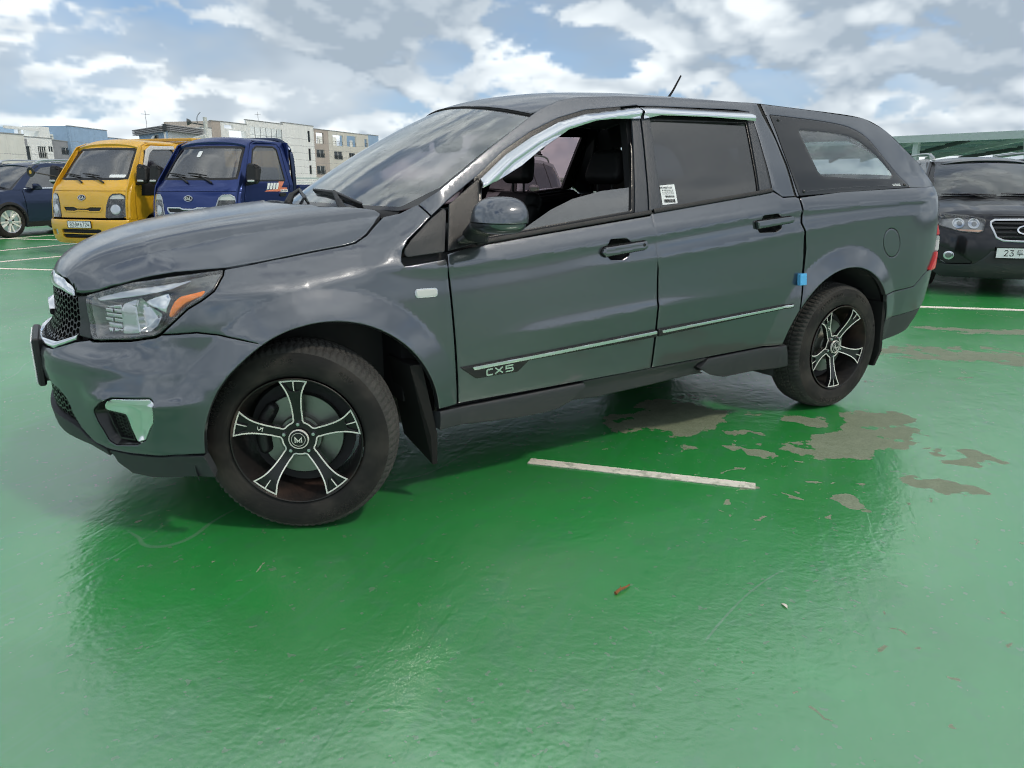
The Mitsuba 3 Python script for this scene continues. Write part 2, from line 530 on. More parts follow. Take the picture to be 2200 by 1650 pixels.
def nose(z):
    return np.interp(z, [.24, .30, .36, .45, .52, .60, .66, .70, .74, .80, .88, .93, .97, 1.02, 1.1], [.07, .045, .015, 0, 0, -.006, .006, .034, .052, .064, .07, .09, .12, .20, .3])

def tail(z):
    return np.interp(z, [.25, .38, .45, .55, .7, .8, .95, 1.1, 1.2, 1.3], [-.10, -.03, .03, .06, .06, .06, .05, .04, .035, .01])

def shell(t, z, plain=False):
    """point of the side skin: t runs along the car and round its corners, z is height"""
    t, z = np.asarray(t, float), np.asarray(z, float)
    tc = np.clip(t, -.05, 3.66)
    h = half_width(tc, z)
    if not plain:
        h = h + side_extra(t, z)
    x, y = tc.copy(), -h
    f = t < -.05
    if f.any():
        s = -t[f]
        k = np.interp(s, _FS, _FC[:, 1]) / -.94
        x[f] = np.interp(s, _FS, _FC[:, 0]) + nose(z[f]) * smooth01(.05, .75, s)
        y[f] = -h[f] * k
    r = t > 3.66
    if r.any():
        s = t[r]
        k = np.interp(s, _RS, _RC[:, 1]) / -.925
        x[r] = np.interp(s, _RS, _RC[:, 0]) + tail(z[r]) * smooth01(3.66, 4.1, s)
        y[r] = -h[r] * k
    return np.stack([x, y, z], -1)

def bumper_extra(t, z):
    """ledges of the front bumper, as an outward swell"""
    a = ridge(z - np.interp(t, [-1.3, -.95, -.8, -.66, -.5], [.70, .685, .683, .70, .73]), .030, .03, .05) * smooth01(-.60, -.74, t)
    b = ridge(z - np.interp(t, [-.9, -.72, -.5, -.38], [.555, .553, .545, .56]), .034, .035, .05) * smooth01(-.92, -.74, t) * smooth01(-.34, -.47, t)
    c = ridge(z - np.interp(t, [-1.2, -.75, -.4], [.36, .35, .352]), .010, .03, .004) * smooth01(-1.0, -.8, t)
    return a + b + c

def front_shell(t, z):
    p = shell(t, z)
    e = 2e-3
    n = np.cross(shell(t + e, z) - shell(t - e, z), shell(t, z + e) - shell(t, z - e))
    n /= np.linalg.norm(n, axis=-1, keepdims=True)
    n[..., 2] = 0
    return p + n * bumper_extra(t, z)[..., None]

_HX = [-.80, -.76, -.745, -.72, -.66, -.58, -.47, -.36, -.2, -.04, .12, .25, .42, .55]
_HZ = [.895, .928, .960, .990, 1.032, 1.067, 1.099, 1.123, 1.150, 1.171, 1.189, 1.201, 1.210, 1.213]
_HP = PchipInterpolator(_HX, _HZ)
def hood_z(x, y):
    x, y = np.asarray(x, float), np.abs(np.asarray(y, float))
    yc = np.interp(x, [-.8, -.70, -.45, -.166, .1, .34, .6], [.30, .385, .545, .605, .64, .68, .70])
    zc = np.interp(x, [-.8, -.70, -.45, -.166, .1, .34, .6], [.90, .962, 1.044, 1.099, 1.130, 1.155, 1.170])
    nosey = .05 * (y / .5) ** 2
    z0 = _HP(np.clip(x - nosey, -.8, .55))
    k = np.clip(y / yc, 0, 1)
    z = z0 - (z0 - np.minimum(zc, z0 - .005)) * (.15 * k ** 2 + .85 * k ** 14)
    w = np.interp(x, [-.8, -.3, .3], [.30, .40, .44])
    z = z + .007 * smooth01(.03, -.03, y - w) * smooth01(-.75, -.4, x) * smooth01(.38, .15, x)
    d = y - yc
    ye, ze = np.interp(x, _EX, _EY), np.interp(x, _EX, _EZ)
    zt = np.minimum(zc, z0 - .005)
    k = np.clip(d / np.maximum(ye - yc, .03), 0, 1.6)
    z = np.where(d > 0, zt - (zt - ze) * (.75 * k + .25 * k * k), z)
    return z
def hood(x, y):
    return np.stack([np.asarray(x, float), np.asarray(y, float), hood_z(x, y)], -1)

_RP = PchipInterpolator([.95, 1.03, 1.12, 1.25, 1.4, 1.6, 1.9, 2.3, 2.55, 2.8], [1.60, 1.638, 1.668, 1.695, 1.714, 1.728, 1.738, 1.738, 1.733, 1.725])
def roof(x, y):
    x, y = np.asarray(x, float), np.asarray(y, float)
    return np.stack([x, y, _RP(np.clip(x, .95, 2.8)) - .13 * y ** 2 - .10 * y ** 4 - .11 * y ** 2 * smooth01(1.40, 1.08, x)], -1)

def screen(y, v):
    """windscreen: y across, v from 0 at the cowl to 1 at the roof"""
    y, v = np.asarray(y, float), np.asarray(v, float)
    w = y / (1 - .16 * (v - .5)) 
    xb, zb_ = .235 + .52 * w ** 2, 1.185 - .02 * w ** 2
    xt, zt = 1.02 + .28 * w ** 2, 1.632 - .16 * w ** 2
    bow = 4 * v * (1 - v) * .022
    return np.stack([xb + (xt - xb) * v - bow * .5, y, zb_ + (zt - zb_) * v + bow], -1)
# ------------------------------------------------------------------ outlines of the pickup's panels on its skin (along the car, height), metres
G = {
    "front_door": [(0.567,1.019),(0.56,0.967),(0.566,0.922),(0.598,0.407),(1.646,0.418),(1.636,0.591),(1.625,0.91),(1.615,1.019),(1.613,1.124),(1.613,1.148),(1.602,1.14),(1.049,1.082),(0.711,1.045),(0.65,1.036)],
    "rear_door": [(1.608,1.124),(1.601,1.063),(1.618,0.938),(1.63,0.901),(1.644,0.59),(1.652,0.42),(2.597,0.433),(2.586,0.491),(2.629,0.603),(2.645,0.777),(2.64,0.896),(2.622,1.036),(2.595,1.081),(2.6,1.147),(2.598,1.205),(2.575,1.211),(2.482,1.208),(2.424,1.237),(1.613,1.154),(1.609,1.15)],
    "fender": [(-0.287,0.999),(-0.155,1.013),(-0.041,1.028),(0.088,1.047),(0.177,1.059),(0.229,1.069),(0.283,1.095),(0.373,1.159),(0.433,1.172),(0.503,1.204),(0.535,1.158),(0.416,1.076),(0.388,1.04),(0.375,0.998),(0.383,0.983),(0.559,1.001),(0.563,0.904),(0.592,0.406),(0.494,0.409),(0.491,0.404),(0.475,0.464),(0.436,0.561),(0.371,0.663),(0.298,0.738),(0.186,0.788),(0.079,0.809),(0.0,0.811),(-0.1,0.794),(-0.187,0.754),(-0.19,0.754),(-0.243,0.769),(-0.317,0.786),(-0.399,0.797),(-0.541,0.788),(-0.475,0.838),(-0.425,0.875),(-0.375,0.901),(-0.324,0.933),(-0.289,0.979)],
    "quarter_trim": [(0.612,1.204),(0.537,1.157),(0.426,1.078),(0.397,1.044),(0.391,1.027),(0.402,1.014),(0.563,1.026)],
    "mirror_trim": [(0.617,1.204),(0.779,1.305),(0.714,1.051),(0.57,1.026)],
    "sill_front": [(0.494,0.404),(0.602,0.396),(1.239,0.407),(1.252,0.388),(1.194,0.332),(1.113,0.298),(1.029,0.291),(0.89,0.291),(0.494,0.319)],
    "sill_mid": [(1.249,0.407),(1.649,0.415),(2.035,0.418),(1.977,0.371),(2.07,0.323),(1.969,0.327),(1.643,0.312),(1.353,0.303),(1.178,0.313)],
    "sill_rear": [(2.035,0.418),(2.598,0.427),(2.653,0.297),(2.184,0.291),(2.07,0.321),(1.977,0.371)],
    "fuel": [(3.384,1.026),(3.435,1.009),(3.474,0.964),(3.484,0.92),(3.469,0.881),(3.421,0.863),(3.367,0.886),(3.33,0.934),(3.325,0.984),(3.346,1.016)],
    "cant_rail": [(0.506,1.205),(0.696,1.324),(0.892,1.444),(1.093,1.56),(1.159,1.597),(1.266,1.638),(1.368,1.658),(1.944,1.682),(1.846,1.676),(2.385,1.681),(2.486,1.68),(2.499,1.62),(2.542,1.489),(2.564,1.35),(2.573,1.213),(2.478,1.211),(2.419,1.247),(2.421,1.349),(2.42,1.494),(2.419,1.578),(2.41,1.63),(2.323,1.638),(1.827,1.633),(1.707,1.629),(1.697,1.633),(1.393,1.599),(1.237,1.557),(1.08,1.495),(0.925,1.414),(0.781,1.316),(0.616,1.216),(0.537,1.16)],
    "door_window_front": [(0.78,1.304),(0.924,1.394),(1.074,1.474),(1.231,1.54),(1.386,1.581),(1.66,1.619),(1.515,1.153),(1.055,1.101),(0.718,1.06)],
    "door_window_rear": [(1.753,1.62),(2.4,1.62),(2.414,1.574),(2.421,1.349),(2.409,1.251),(2.318,1.236),(1.677,1.166),(1.653,1.163)],
    "glass_rear": [(1.743,1.552),(1.756,1.57),(2.366,1.58),(2.319,1.238),(1.677,1.167)],
    "b_trim_front": [(1.652,1.612),(1.698,1.615),(1.595,1.156),(1.518,1.15)],
    "b_trim_rear": [(1.707,1.618),(1.754,1.616),(1.672,1.166),(1.602,1.157)],
    "c_trim": [(2.372,1.577),(2.414,1.574),(2.403,1.247),(2.323,1.236)],
    "pane_lowered": [(1.541,1.269),(1.374,1.254),(1.213,1.222),(1.092,1.179),(0.992,1.13),(0.937,1.102),(0.912,1.084),(1.055,1.101),(1.513,1.153)],
    "visor_front": [(0.778,1.302),(0.92,1.398),(1.075,1.478),(1.232,1.544),(1.388,1.585),(1.704,1.629),(1.683,1.57),(1.526,1.561),(1.423,1.549),(1.265,1.506),(1.101,1.423),(0.984,1.353),(0.848,1.289),(0.768,1.26)],
    "visor_rear": [(1.708,1.626),(1.826,1.63),(2.41,1.63),(2.417,1.582),(2.379,1.584),(2.098,1.59),(1.809,1.588),(1.697,1.569)],
    "canopy_glass": [(2.555,1.621),(3.025,1.598),(3.137,1.585),(3.233,1.563),(3.33,1.506),(3.434,1.39),(3.588,1.254),(2.607,1.216),(2.59,1.327),(2.572,1.451)],
    "canopy_clear": [(2.737,1.551),(2.984,1.545),(3.175,1.529),(3.274,1.481),(3.381,1.406),(3.466,1.313),(3.42,1.302),(3.109,1.302),(2.818,1.32),(2.804,1.332)],
    "canopy_skin": [(2.513,1.677),(2.916,1.66),(3.337,1.636),(3.51,1.578),(3.685,1.464),(3.94,1.268),(3.585,1.251),(2.588,1.213),(2.574,1.373),(2.544,1.52)],
    "gap_canopy": [(2.491,1.683),(2.513,1.677),(2.544,1.52),(2.574,1.373),(2.588,1.213),(2.573,1.213),(2.542,1.489),(2.499,1.62)],
    "trim_front": [(0.601,0.563),(1.631,0.615),(1.639,0.582),(0.923,0.557),(0.87,0.514),(0.669,0.511)],
    "chrome_front": [(0.652,0.562),(1.631,0.612),(1.634,0.598),(0.66,0.549)],
    "trim_rear": [(1.644,0.615),(2.59,0.659),(2.581,0.639),(1.652,0.582)],
    "chrome_rear": [(1.665,0.611),(2.583,0.656),(2.575,0.644),(1.673,0.598)],
    "handle_f": [(1.297,0.988),(1.316,1.013),(1.546,1.031),(1.552,1.003),(1.541,0.992),(1.317,0.97)],
    "handle_r": [(2.255,1.095),(2.277,1.099),(2.516,1.115),(2.525,1.092),(2.514,1.083),(2.264,1.059)],
    "cup_f": [(1.34,1.016),(1.354,1.041),(1.439,1.043),(1.461,1.026),(1.455,0.973),(1.42,0.956),(1.354,0.959),(1.336,0.978)],
    "cup_r": [(2.308,1.098),(2.313,1.12),(2.419,1.127),(2.438,1.112),(2.45,1.061),(2.409,1.043),(2.291,1.044),(2.278,1.059)],
    "marker": [(0.418,0.888),(0.505,0.892),(0.507,0.868),(0.418,0.862)],
    "sticker": [(1.704,1.273),(1.793,1.279),(1.788,1.193),(1.696,1.186)],
    "mudflap_f": [(0.377,0.473),(0.384,0.274),(0.424,0.217),(0.514,0.158),(0.531,0.175),(0.515,0.313),(0.49,0.404)],
    "headlight": [(-0.931,0.897),(-0.908,0.904),(-0.707,0.954),(-0.516,0.979),(-0.383,0.992),(-0.292,0.999),(-0.289,0.98),(-0.324,0.933),(-0.375,0.901),(-0.425,0.875),(-0.475,0.838),(-0.544,0.789),(-0.566,0.779),(-0.678,0.762),(-0.875,0.742),(-0.898,0.763),(-0.923,0.834)],
    "amber": [(-0.512,0.852),(-0.489,0.901),(-0.465,0.92),(-0.36,0.942),(-0.37,0.924),(-0.443,0.896),(-0.504,0.845)],
    "reflector": [(-0.662,0.91),(-0.635,0.9),(-0.585,0.874),(-0.543,0.856),(-0.571,0.815),(-0.606,0.795),(-0.656,0.792),(-0.666,0.824),(-0.672,0.863),(-0.679,0.902)],
    "lamp_low": [(-0.842,0.864),(-0.753,0.876),(-0.755,0.789),(-0.818,0.776),(-0.847,0.825)],
    "lamp_box": [(-0.735,0.889),(-0.675,0.907),(-0.667,0.813),(-0.658,0.784),(-0.748,0.777),(-0.759,0.858)],
    "lip": [(-0.84,0.328),(-0.723,0.328),(-0.568,0.342),(-0.405,0.367),(-0.434,0.274),(-0.685,0.232),(-0.813,0.232),(-0.85,0.264),(-0.85,0.301)],
    "lowgrille": [(-1.079,0.535),(-1.027,0.503),(-0.987,0.458),(-0.976,0.403),(-1.017,0.378),(-1.078,0.41),(-1.099,0.467)],
    "fog": [(-0.839,0.493),(-0.791,0.522),(-0.728,0.552),(-0.697,0.564),(-0.538,0.573),(-0.525,0.558),(-0.553,0.476),(-0.602,0.408),(-0.65,0.384),(-0.757,0.369),(-0.793,0.381)],
    "fogchrome": [(-0.748,0.527),(-0.696,0.562),(-0.543,0.571),(-0.526,0.558),(-0.554,0.476),(-0.605,0.408),(-0.647,0.393),(-0.66,0.502),(-0.761,0.509)],
    "fogmesh": [(-0.759,0.507),(-0.665,0.5),(-0.659,0.395),(-0.733,0.395),(-0.743,0.424)],
    "grille_side": [(-1.0,0.89),(-0.936,0.897),(-0.926,0.834),(-0.901,0.763),(-0.882,0.742),(-0.979,0.747)],
}
# ------------------------------------------------------------------ the roof deck: green coating under a film of water, worn through to bare screed in places
_PATCH = [(2.66, -1.36, .46, .24, -.15, 1.0), (3.03, -1.22, .28, .20, .3, .95), (2.15, -.52, .50, .38, .2, 1.0), (2.11, -1.21, .19, .09, -.9, .9), (2.20, -1.02, .15, .07, -.9, .9),
          (2.64, -.95, .24, .12, -.8, .9), (2.46, -1.92, .36, .12, -1.05, .9), (1.88, -1.90, .13, .05, -.8, .85), (5.15, -.62, 1.5, .40, -.8, .75), (6.2, -.10, 1.1, .18, -.75, .8),
          (2.9, -1.75, .16, .07, -1.0, .8), (1.6, -1.6, .05, .03, 0, .8)]
def _silt(x, y):
    n = fbm(x * 11.0, y * 11.0, 3.0, 6) + .16 * (fbm(x * 70.0, y * 70.0, 5.0, 3) - .5)
    wx, wy = fbm(x * 4.0, y * 4.0, 21.0, 5) - .5, fbm(x * 4.0, y * 4.0, 33.0, 5) - .5
    x, y = x + .42 * wx, y + .42 * wy
    m = mi.Float(0)
    for cx, cy, a, b, th, k in _PATCH:
        c, s = math.cos(th), math.sin(th)
        u, v = ((x - cx) * c + (y - cy) * s) / a, (-(x - cx) * s + (y - cy) * c) / b
        m = dr.maximum(m, k * dr.maximum(1.0 - (u * u + v * v), 0))
    a = smoothstep(.50, .535, m * .50 + n * .55)
    sp = fbm(x * 17.0 + 3, y * 17.0, 8.0, 4) + .10 * (fbm(x * 1.1, y * 1.1, 4.0, 3) - .5) * 4
    return dr.maximum(a, smoothstep(.85, .865, sp))
def _deck_col(p, n, uv):
    f = fbm(p.x * .9, p.y * .9, 1.0, 4)
    g = fbm(p.x * 11, p.y * 11, 5.0, 4)
    c = mix((.016, .28, .044), (.030, .38, .078), f)
    c = mix(c, (.05, .27, .11), smoothstep(.60, .78, g) * .30)
    c = mix(c, (.16, .30, .18), smoothstep(.78, .82, fbm(p.x * 40, p.y * 40, 2.0, 3)) * .6)
    w = fbm(p.x * .75 + 3, p.y * .75, 12.0, 2)
    c = mix(c, (.22, .38, .28), smoothstep(.0022, .0006, dr.abs(w - .52)) * smoothstep(.45, .6, fbm(p.x * 2.2, p.y * 2.2, 7.0, 2)) * .4)
    st = fbm(p.x * 2.0 + p.y * 1.4, (p.y * 2.0 - p.x * 1.4) * 9, 15.0, 3)
    c = mix(c, (.06, .30, .13), smoothstep(.58, .75, st) * .22)
    d = mix((.27, .32, .21), (.46, .50, .37), fbm(p.x * 20, p.y * 20, 1.0, 3) * .5 + .5 * noise(p.x * 160, p.y * 160))
    return mix(c, d, _silt(p.x, p.y) * .92)
def _deck_bump(p, n, uv):
    a = fbm(p.x * 24 + p.y * 6, p.y * 24 - p.x * 6, 0.0, 3)
    b = noise(p.x * 95, p.y * 95)
    c = fbm(p.x * 3.0 + p.y * 2.0, p.y * 3.0 - p.x * 2.0, 6.0, 2)
    sc = smoothstep(.55, .62, fbm(p.x * 1.2 + p.y * 1.5, (p.y - p.x) * 14, 3.0, 3))
    return a * 1.0 + b * .30 + c * 2.0 + sc * .25
def _deck_mask(p, n, uv):
    return smoothstep(.38, .66, fbm(p.x * 1.1 + 4, p.y * 1.1, 2.0, 4) * .8 + fbm(p.x * 9, p.y * 9, 1.0, 3) * .2)
def _deck_silt(p, n, uv):
    return _silt(p.x, p.y)
def _film(a):
    return {"type": "roughplastic", "diffuse_reflectance": proc(_deck_col), "alpha": a, "int_ior": 3.0, "distribution": "ggx"}
scene["deck_smooth"], scene["deck_rough"] = _film(.06), _film(.11)
scene["deck_wet"] = {"type": "blendbsdf", "weight": proc(_deck_mask), "a": {"type": "ref", "id": "deck_smooth"}, "b": {"type": "ref", "id": "deck_rough"}}
scene["deck_dry"] = {"type": "roughplastic", "diffuse_reflectance": proc(_deck_col), "alpha": .45, "int_ior": 1.35, "distribution": "ggx"}
scene["deck_both"] = two({"type": "blendbsdf", "weight": proc(_deck_silt), "a": {"type": "ref", "id": "deck_wet"}, "b": {"type": "ref", "id": "deck_dry"}})
scene["deck_coat"] = {"type": "bumpmap", "arbitrary": proc(_deck_bump, 2e-3), "scale": .0016, "bsdf": {"type": "ref", "id": "deck_both"}}
put(None, "ground", TM([(-60, -40, 0), (70, -40, 0), (70, 45, 0), (-60, 45, 0)], [[0, 1, 2], [0, 2, 3]]), "deck_coat", kind="structure")
# ------------------------------------------------------------------ beyond the deck: street level, parapet, apartment blocks, the shed
def _land(p, n, uv):
    f = fbm(p.x * .02, p.y * .02, 1.0, 4)
    return mix((.06, .075, .05), (.16, .16, .15), f)
scene["land"] = matte(proc(_land), .9)
put(None, "land", TM([(-3000, -3000, -16), (3000, -3000, -16), (3000, 3000, -16), (-3000, 3000, -16)], [[0, 1, 2], [0, 2, 3]]), "land", kind="structure")

def grained(name, c, k=.08, s=.6, r=.8):
    def f(p, n, uv, c=c, k=k, s=s):
        a = fbm(p.x * s + p.y * s * .7, p.z * s * .5, p.y * s, 4)
        b = fbm(p.x * 4 + p.y * 3, p.z * .35, 2.0, 3)
        v = 1 + k * (a - .5) * 2 - .07 * smoothstep(.58, .8, b)
        return mi.Color3f(c) * v
    scene[name] = matte(proc(f), r)
for nm, c in (("wall_white", (.80, .82, .79)), ("wall_cream", (.72, .73, .66)), ("wall_beige", (.62, .61, .54)), ("wall_tan", (.45, .40, .35)), ("wall_grey", (.28, .29, .30)), ("wall_blue", (.30, .43, .58)), ("concrete", (.30, .31, .30)), ("parapet_grey", (.25, .28, .27))):
    grained(nm, c)
scene["window_dark"] = plastic((.030, .042, .048), .04)
scene["shed_steel"] = matte((.46, .51, .51), .5)
scene["shed_under"] = {"type": "principledthin", "base_color": rgb(.10, .19, .17), "roughness": .5, "diff_trans": .5}
scene["dark_steel"] = matte((.06, .07, .075), .5)
FAC = {
    "mid": ((22.64,141.27),(75.14,190.76),[('secA',1.63,4.21,0.07,10.04),('tan',4.3,6.84,0.05,11.31),('whiteB',6.81,14.83,0.0,11.34),('frame',14.84,27.41,-0.08,12.19),('blank',27.37,39.67,-0.19,12.55),('tanwin',39.59,46.11,-0.27,12.04),('beige',46.07,66.61,-0.39,12.07),('end',66.58,72.65,-0.5,12.21),('of',15.72,27.46,8.63,11.12),('s',37.04,38.02,9.15,11.5),('s',36.9,37.89,5.23,7.8),('s',36.86,37.85,2.36,4.25),('ot',40.59,43.91,9.06,11.37),('w',40.35,43.89,6.05,7.76),('w',40.07,43.83,2.39,4.23),('o',48.16,53.16,8.89,11.31),('o',55.02,59.89,8.95,11.45),('o',64.43,67.07,9.15,11.08),('w',48.4,52.5,5.84,7.64),('w',55.82,58.75,6.44,7.53),('w',48.18,49.98,2.43,4.02),('ob',7.89,10.53,10.28,10.94),('ob',9.14,15.08,8.2,10.05)]),
    "low": ((-6.53,133.11),(-3.12,137.72),[('wall',-4.73,6.25,-1.04,7.83)]),
    "L2": ((-4.17,158.32),(0.78,165.02),[('all',0.51,8.87,-1.59,8.54),('strip',1.06,2.34,-1.53,8.23),('tower',6.07,8.97,-1.64,10.58),('w4',4.88,7.09,5.05,7.1),('w',7.71,9.1,6.11,7.19),('w2',5.03,7.26,3.01,4.33),('w',7.79,9.19,3.29,4.38),('ws',1.86,3.03,4.4,7.04),('ws',1.93,3.11,2.96,4.25),('beam',-2.18,7.46,9.71,10.18)]),
    "L3": ((0.81,168.03),(4.5,177.91),[('all',0.8,10.66,-1.82,8.48),('w',5.14,11.57,6.02,7.37),('w',5.17,9.08,3.24,4.4),('perg',3.82,12.66,8.49,9.92)]),
    "L4": ((3.94,175.23),(11.72,188.7),[('all',0.93,16.17,-2.04,11.49),('w',6.03,10.33,6.82,7.57)]),
    "L5": ((11.92,194.63),(19.85,208.01),[('all',0.7,16.32,-2.47,10.34),('o',7.33,11.42,8.93,9.78),('o',12.59,16.91,9.26,9.92)]),
    "stairL": ((12.56,133.72),(15.04,120.13),[('all',0.93,14.55,-1.17,7.91),('cap',2.25,16.3,7.93,8.83),('w',7.85,10.46,6.28,7.78)]),
    "stairR": ((15.04,120.13),(20.89,128.7),[('all',0.51,10.94,-1.14,8.11),('cap',1.7,11.72,8.1,9.06)]),
}
def building(name, label, sec, top, mat, base=-16.0, depth=9.0, holes=(), key=None, wall_t=.35):
    """one stretch of a facade: (a, b) from FAC, u from sec[0] to sec[1]; windows are real holes with a frame and a pane"""
    a, b, _ = FAC[key]
    a, b = np.array(a), np.array(b)
    e = (b - a) / np.linalg.norm(b - a)
    nrm = np.array([e[1], -e[0]])          # towards the viewer
    u0, u1 = sec
    fr = (np.array([*a, 0.0]), np.array([*e, 0]), np.array([0, 0, 1.0]), np.array([*nrm, 0]))
    k = thing(name, label, "apartment building", None)
    g = sg.box(u0, base, u1, top)
    cuts = [sg.box(h[1], h[3], h[2], h[4]) for h in holes]
    g2 = g.difference(shapely.union_all(cuts)) if cuts else g
    front = in_frame(extr(g2, wall_t, -wall_t), fr)
    core = in_frame(extr(sg.box(u0 + .01, base, u1 - .01, min([top] + [h[3] - .3 for h in holes if h[0] in ("o", "of", "ot", "ob")])), depth - wall_t - .02, -depth), fr)
    put(k, "wall", cat(front, core), mat)
    put(k, "coping", in_frame(extr(sg.box(u0 - .08, top, u1 + .08, top + .14), wall_t + .16, -wall_t - .08), fr), "concrete")
    z = top - 2.9
    while z > 0:
        put(k, "joint", in_frame(extr(sg.box(u0 + .02, z, u1 - .02, z + .05).difference(shapely.union_all(cuts).buffer(.02) if cuts else sg.Point(-99, -99)), .012, .001), fr), "wall_grey")
        z -= 1.45
    for h in holes:
        t, x0, x1, z0, z1 = h
        if t == "ob":
            continue
        if t in ("o", "ot", "of"):
            n = {"o": 3, "ot": 2, "of": 6}[t]
            rails = [sg.box(x0, z0 + .95, x1, z0 + 1.0), sg.box(x0, z0 + .5, x1, z0 + .53)] + [sg.box(x0 + (x1 - x0) * i / n - .04, z0, x0 + (x1 - x0) * i / n + .04, z1 if t == "of" else z0 + 1) for i in range(n + 1)]
            put(k, "railing" if t != "of" else "pergola_frame", in_frame(extr(shapely.union_all(rails), .06, -.2), fr), "dark_steel")
            if t == "o":
                put(k, "loggia_wall", in_frame(extr(sg.box(x0 - .3, z0, x0 + (x1 - x0) * .35, z1 - .3), .3, -4.0), fr), "wall_white")
            continue
        w = .09
        inner = sg.box(x0 + w, z0 + w, x1 - w, z1 - w)
        bars = []
        m = {"w": 2, "w2": 2, "w4": 4, "s": 1, "ws": 1}[t]
        for i in range(1, m):
            xm = x0 + (x1 - x0) * i / m
            bars.append(sg.box(xm - .05, z0, xm + .05, z1))
        ring = sg.box(x0, z0, x1, z1).difference(inner)
        wk = put(k, "window", in_frame(extr(sg.box(x0, z0, x1, z1), .02, -.26), fr), "window_dark")
        put(wk, "frame", in_frame(extr(shapely.union_all([ring] + bars), .10, -.22), fr), "wall_white" if t != "s" else "dark_steel")
        if t in ("w", "w4", "w2") and (x1 - x0) > 1.6:
            put(wk, "rail", in_frame(extr(shapely.union_all([sg.box(x0 - .05, z0 + .9 - .05, x1 + .05, z0 + .9), sg.box(x0 - .05, z0, x1 + .05, z0 + .05)] + [sg.box(x0 + i * .25, z0, x0 + i * .25 + .04, z0 + .9) for i in range(int((x1 - x0) / .25) + 1)]), .05, .03), fr), "dark_steel")
    return k, fr

M = {r[0] + str(i): r for i, r in enumerate(FAC["mid"][2])}
mid = FAC["mid"][2]
sec = {r[0]: (r[1], r[2]) for r in mid[:8]}
tops = {r[0]: r[4] for r in mid[:8]}
hol = mid[8:]
def inside(s):
    u0, u1 = sec[s]
    return [(h[0], max(h[1], u0 + .4), min(h[2], u1 - .4), h[3], min(h[4], tops[s] - .35)) for h in hol if u0 - .5 < (h[1] + h[2]) / 2 < u1]
LB = {"secA": ("wall_white", "low white block between the grey capped stair tower and the tan wall"), "tan": ("wall_tan", "narrow tan block standing beside the white roof frames"), "whiteB": ("wall_white", "white block with open roof frames right of the tan tower"), "frame": ("wall_white", "white block with a dark steel pergola grid in its top storey"), "blank": ("wall_white", "tall blank white end wall with three slit windows"), "tanwin": ("wall_tan", "narrow tan stretch with paired windows beside the blank white wall"), "beige": ("wall_beige", "beige apartment block with open loggias along its top storey"), "end": ("wall_blue", "pale blue end block beside the beige loggias")}
for s in ("secA", "tan", "whiteB", "frame", "blank", "tanwin", "beige", "end"):
    building("apartment_building", LB[s][1], sec[s], tops[s], LB[s][0], holes=inside(s), key="mid", depth=10 if s != "end" else 8)
f = FAC["low"][2]
building("apartment_building", "low plain white wall behind the navy car, farthest left", (f[0][1], f[0][2]), f[0][4], "wall_cream", key="low", depth=6)
f = FAC["L2"][2]
kb, fr2 = building("apartment_building", "white block with dark french windows and a penthouse frame", (f[0][1], f[0][2]), f[0][4], "wall_white", holes=f[3:9], key="L2", depth=8)
put(kb, "grey_strip", in_frame(extr(sg.box(f[1][1], -2, f[1][2], f[1][4]).difference(shapely.union_all([sg.box(h[1], h[3], h[2], h[4]).buffer(.1) for h in f[7:9]])), .05, .002), fr2), "wall_grey")
put(kb, "stair_tower", in_frame(extr(sg.box(f[2][1], f[0][4], f[2][2] - .05, f[2][4]), 3.0, -3.2), fr2), "wall_white")
put(kb, "roof_beam", in_frame(extr(sg.box(f[9][1], f[9][3], f[2][1], f[9][4]), .4, -.5), fr2), "wall_white")
put(kb, "penthouse", in_frame(extr(sg.box(-3.0, f[0][4] - .2, f[2][1], 10.3), 3.0, -8.0), fr2), "wall_blue")
put(kb, "roof_post", in_frame(extr(sg.box(1.2, f[0][4], 1.6, f[9][3]), .3, -.5), fr2), "wall_white")
f = FAC["L3"][2]
kb, fr3 = building("apartment_building", "grey block with white framed windows and a roof pergola", (f[0][1], f[0][2]), f[0][4], "wall_grey", holes=[(h[0], h[1], min(h[2], 10.3), h[3], h[4]) for h in f[1:3]], key="L3", depth=8)
p_ = f[3]
put(kb, "pergola", in_frame(extr(shapely.union_all([sg.box(p_[1], p_[4] - .3, p_[2], p_[4])] + [sg.box(p_[1] + i * 2.6, p_[3], p_[1] + i * 2.6 + .5, p_[4]) for i in range(4)]), .4, -3.0), fr3), "wall_cream")
f = FAC["L4"][2]
building("apartment_building", "blank pale blue clad block behind the yellow truck cab", (f[0][1], f[0][2]), f[0][4], "wall_blue", holes=f[1:], key="L4", depth=9)
f = FAC["L5"][2]
building("apartment_building", "far low blue block with white roof openings", (f[0][1], f[0][2]), f[0][4], "wall_blue", holes=[], key="L5", depth=8)
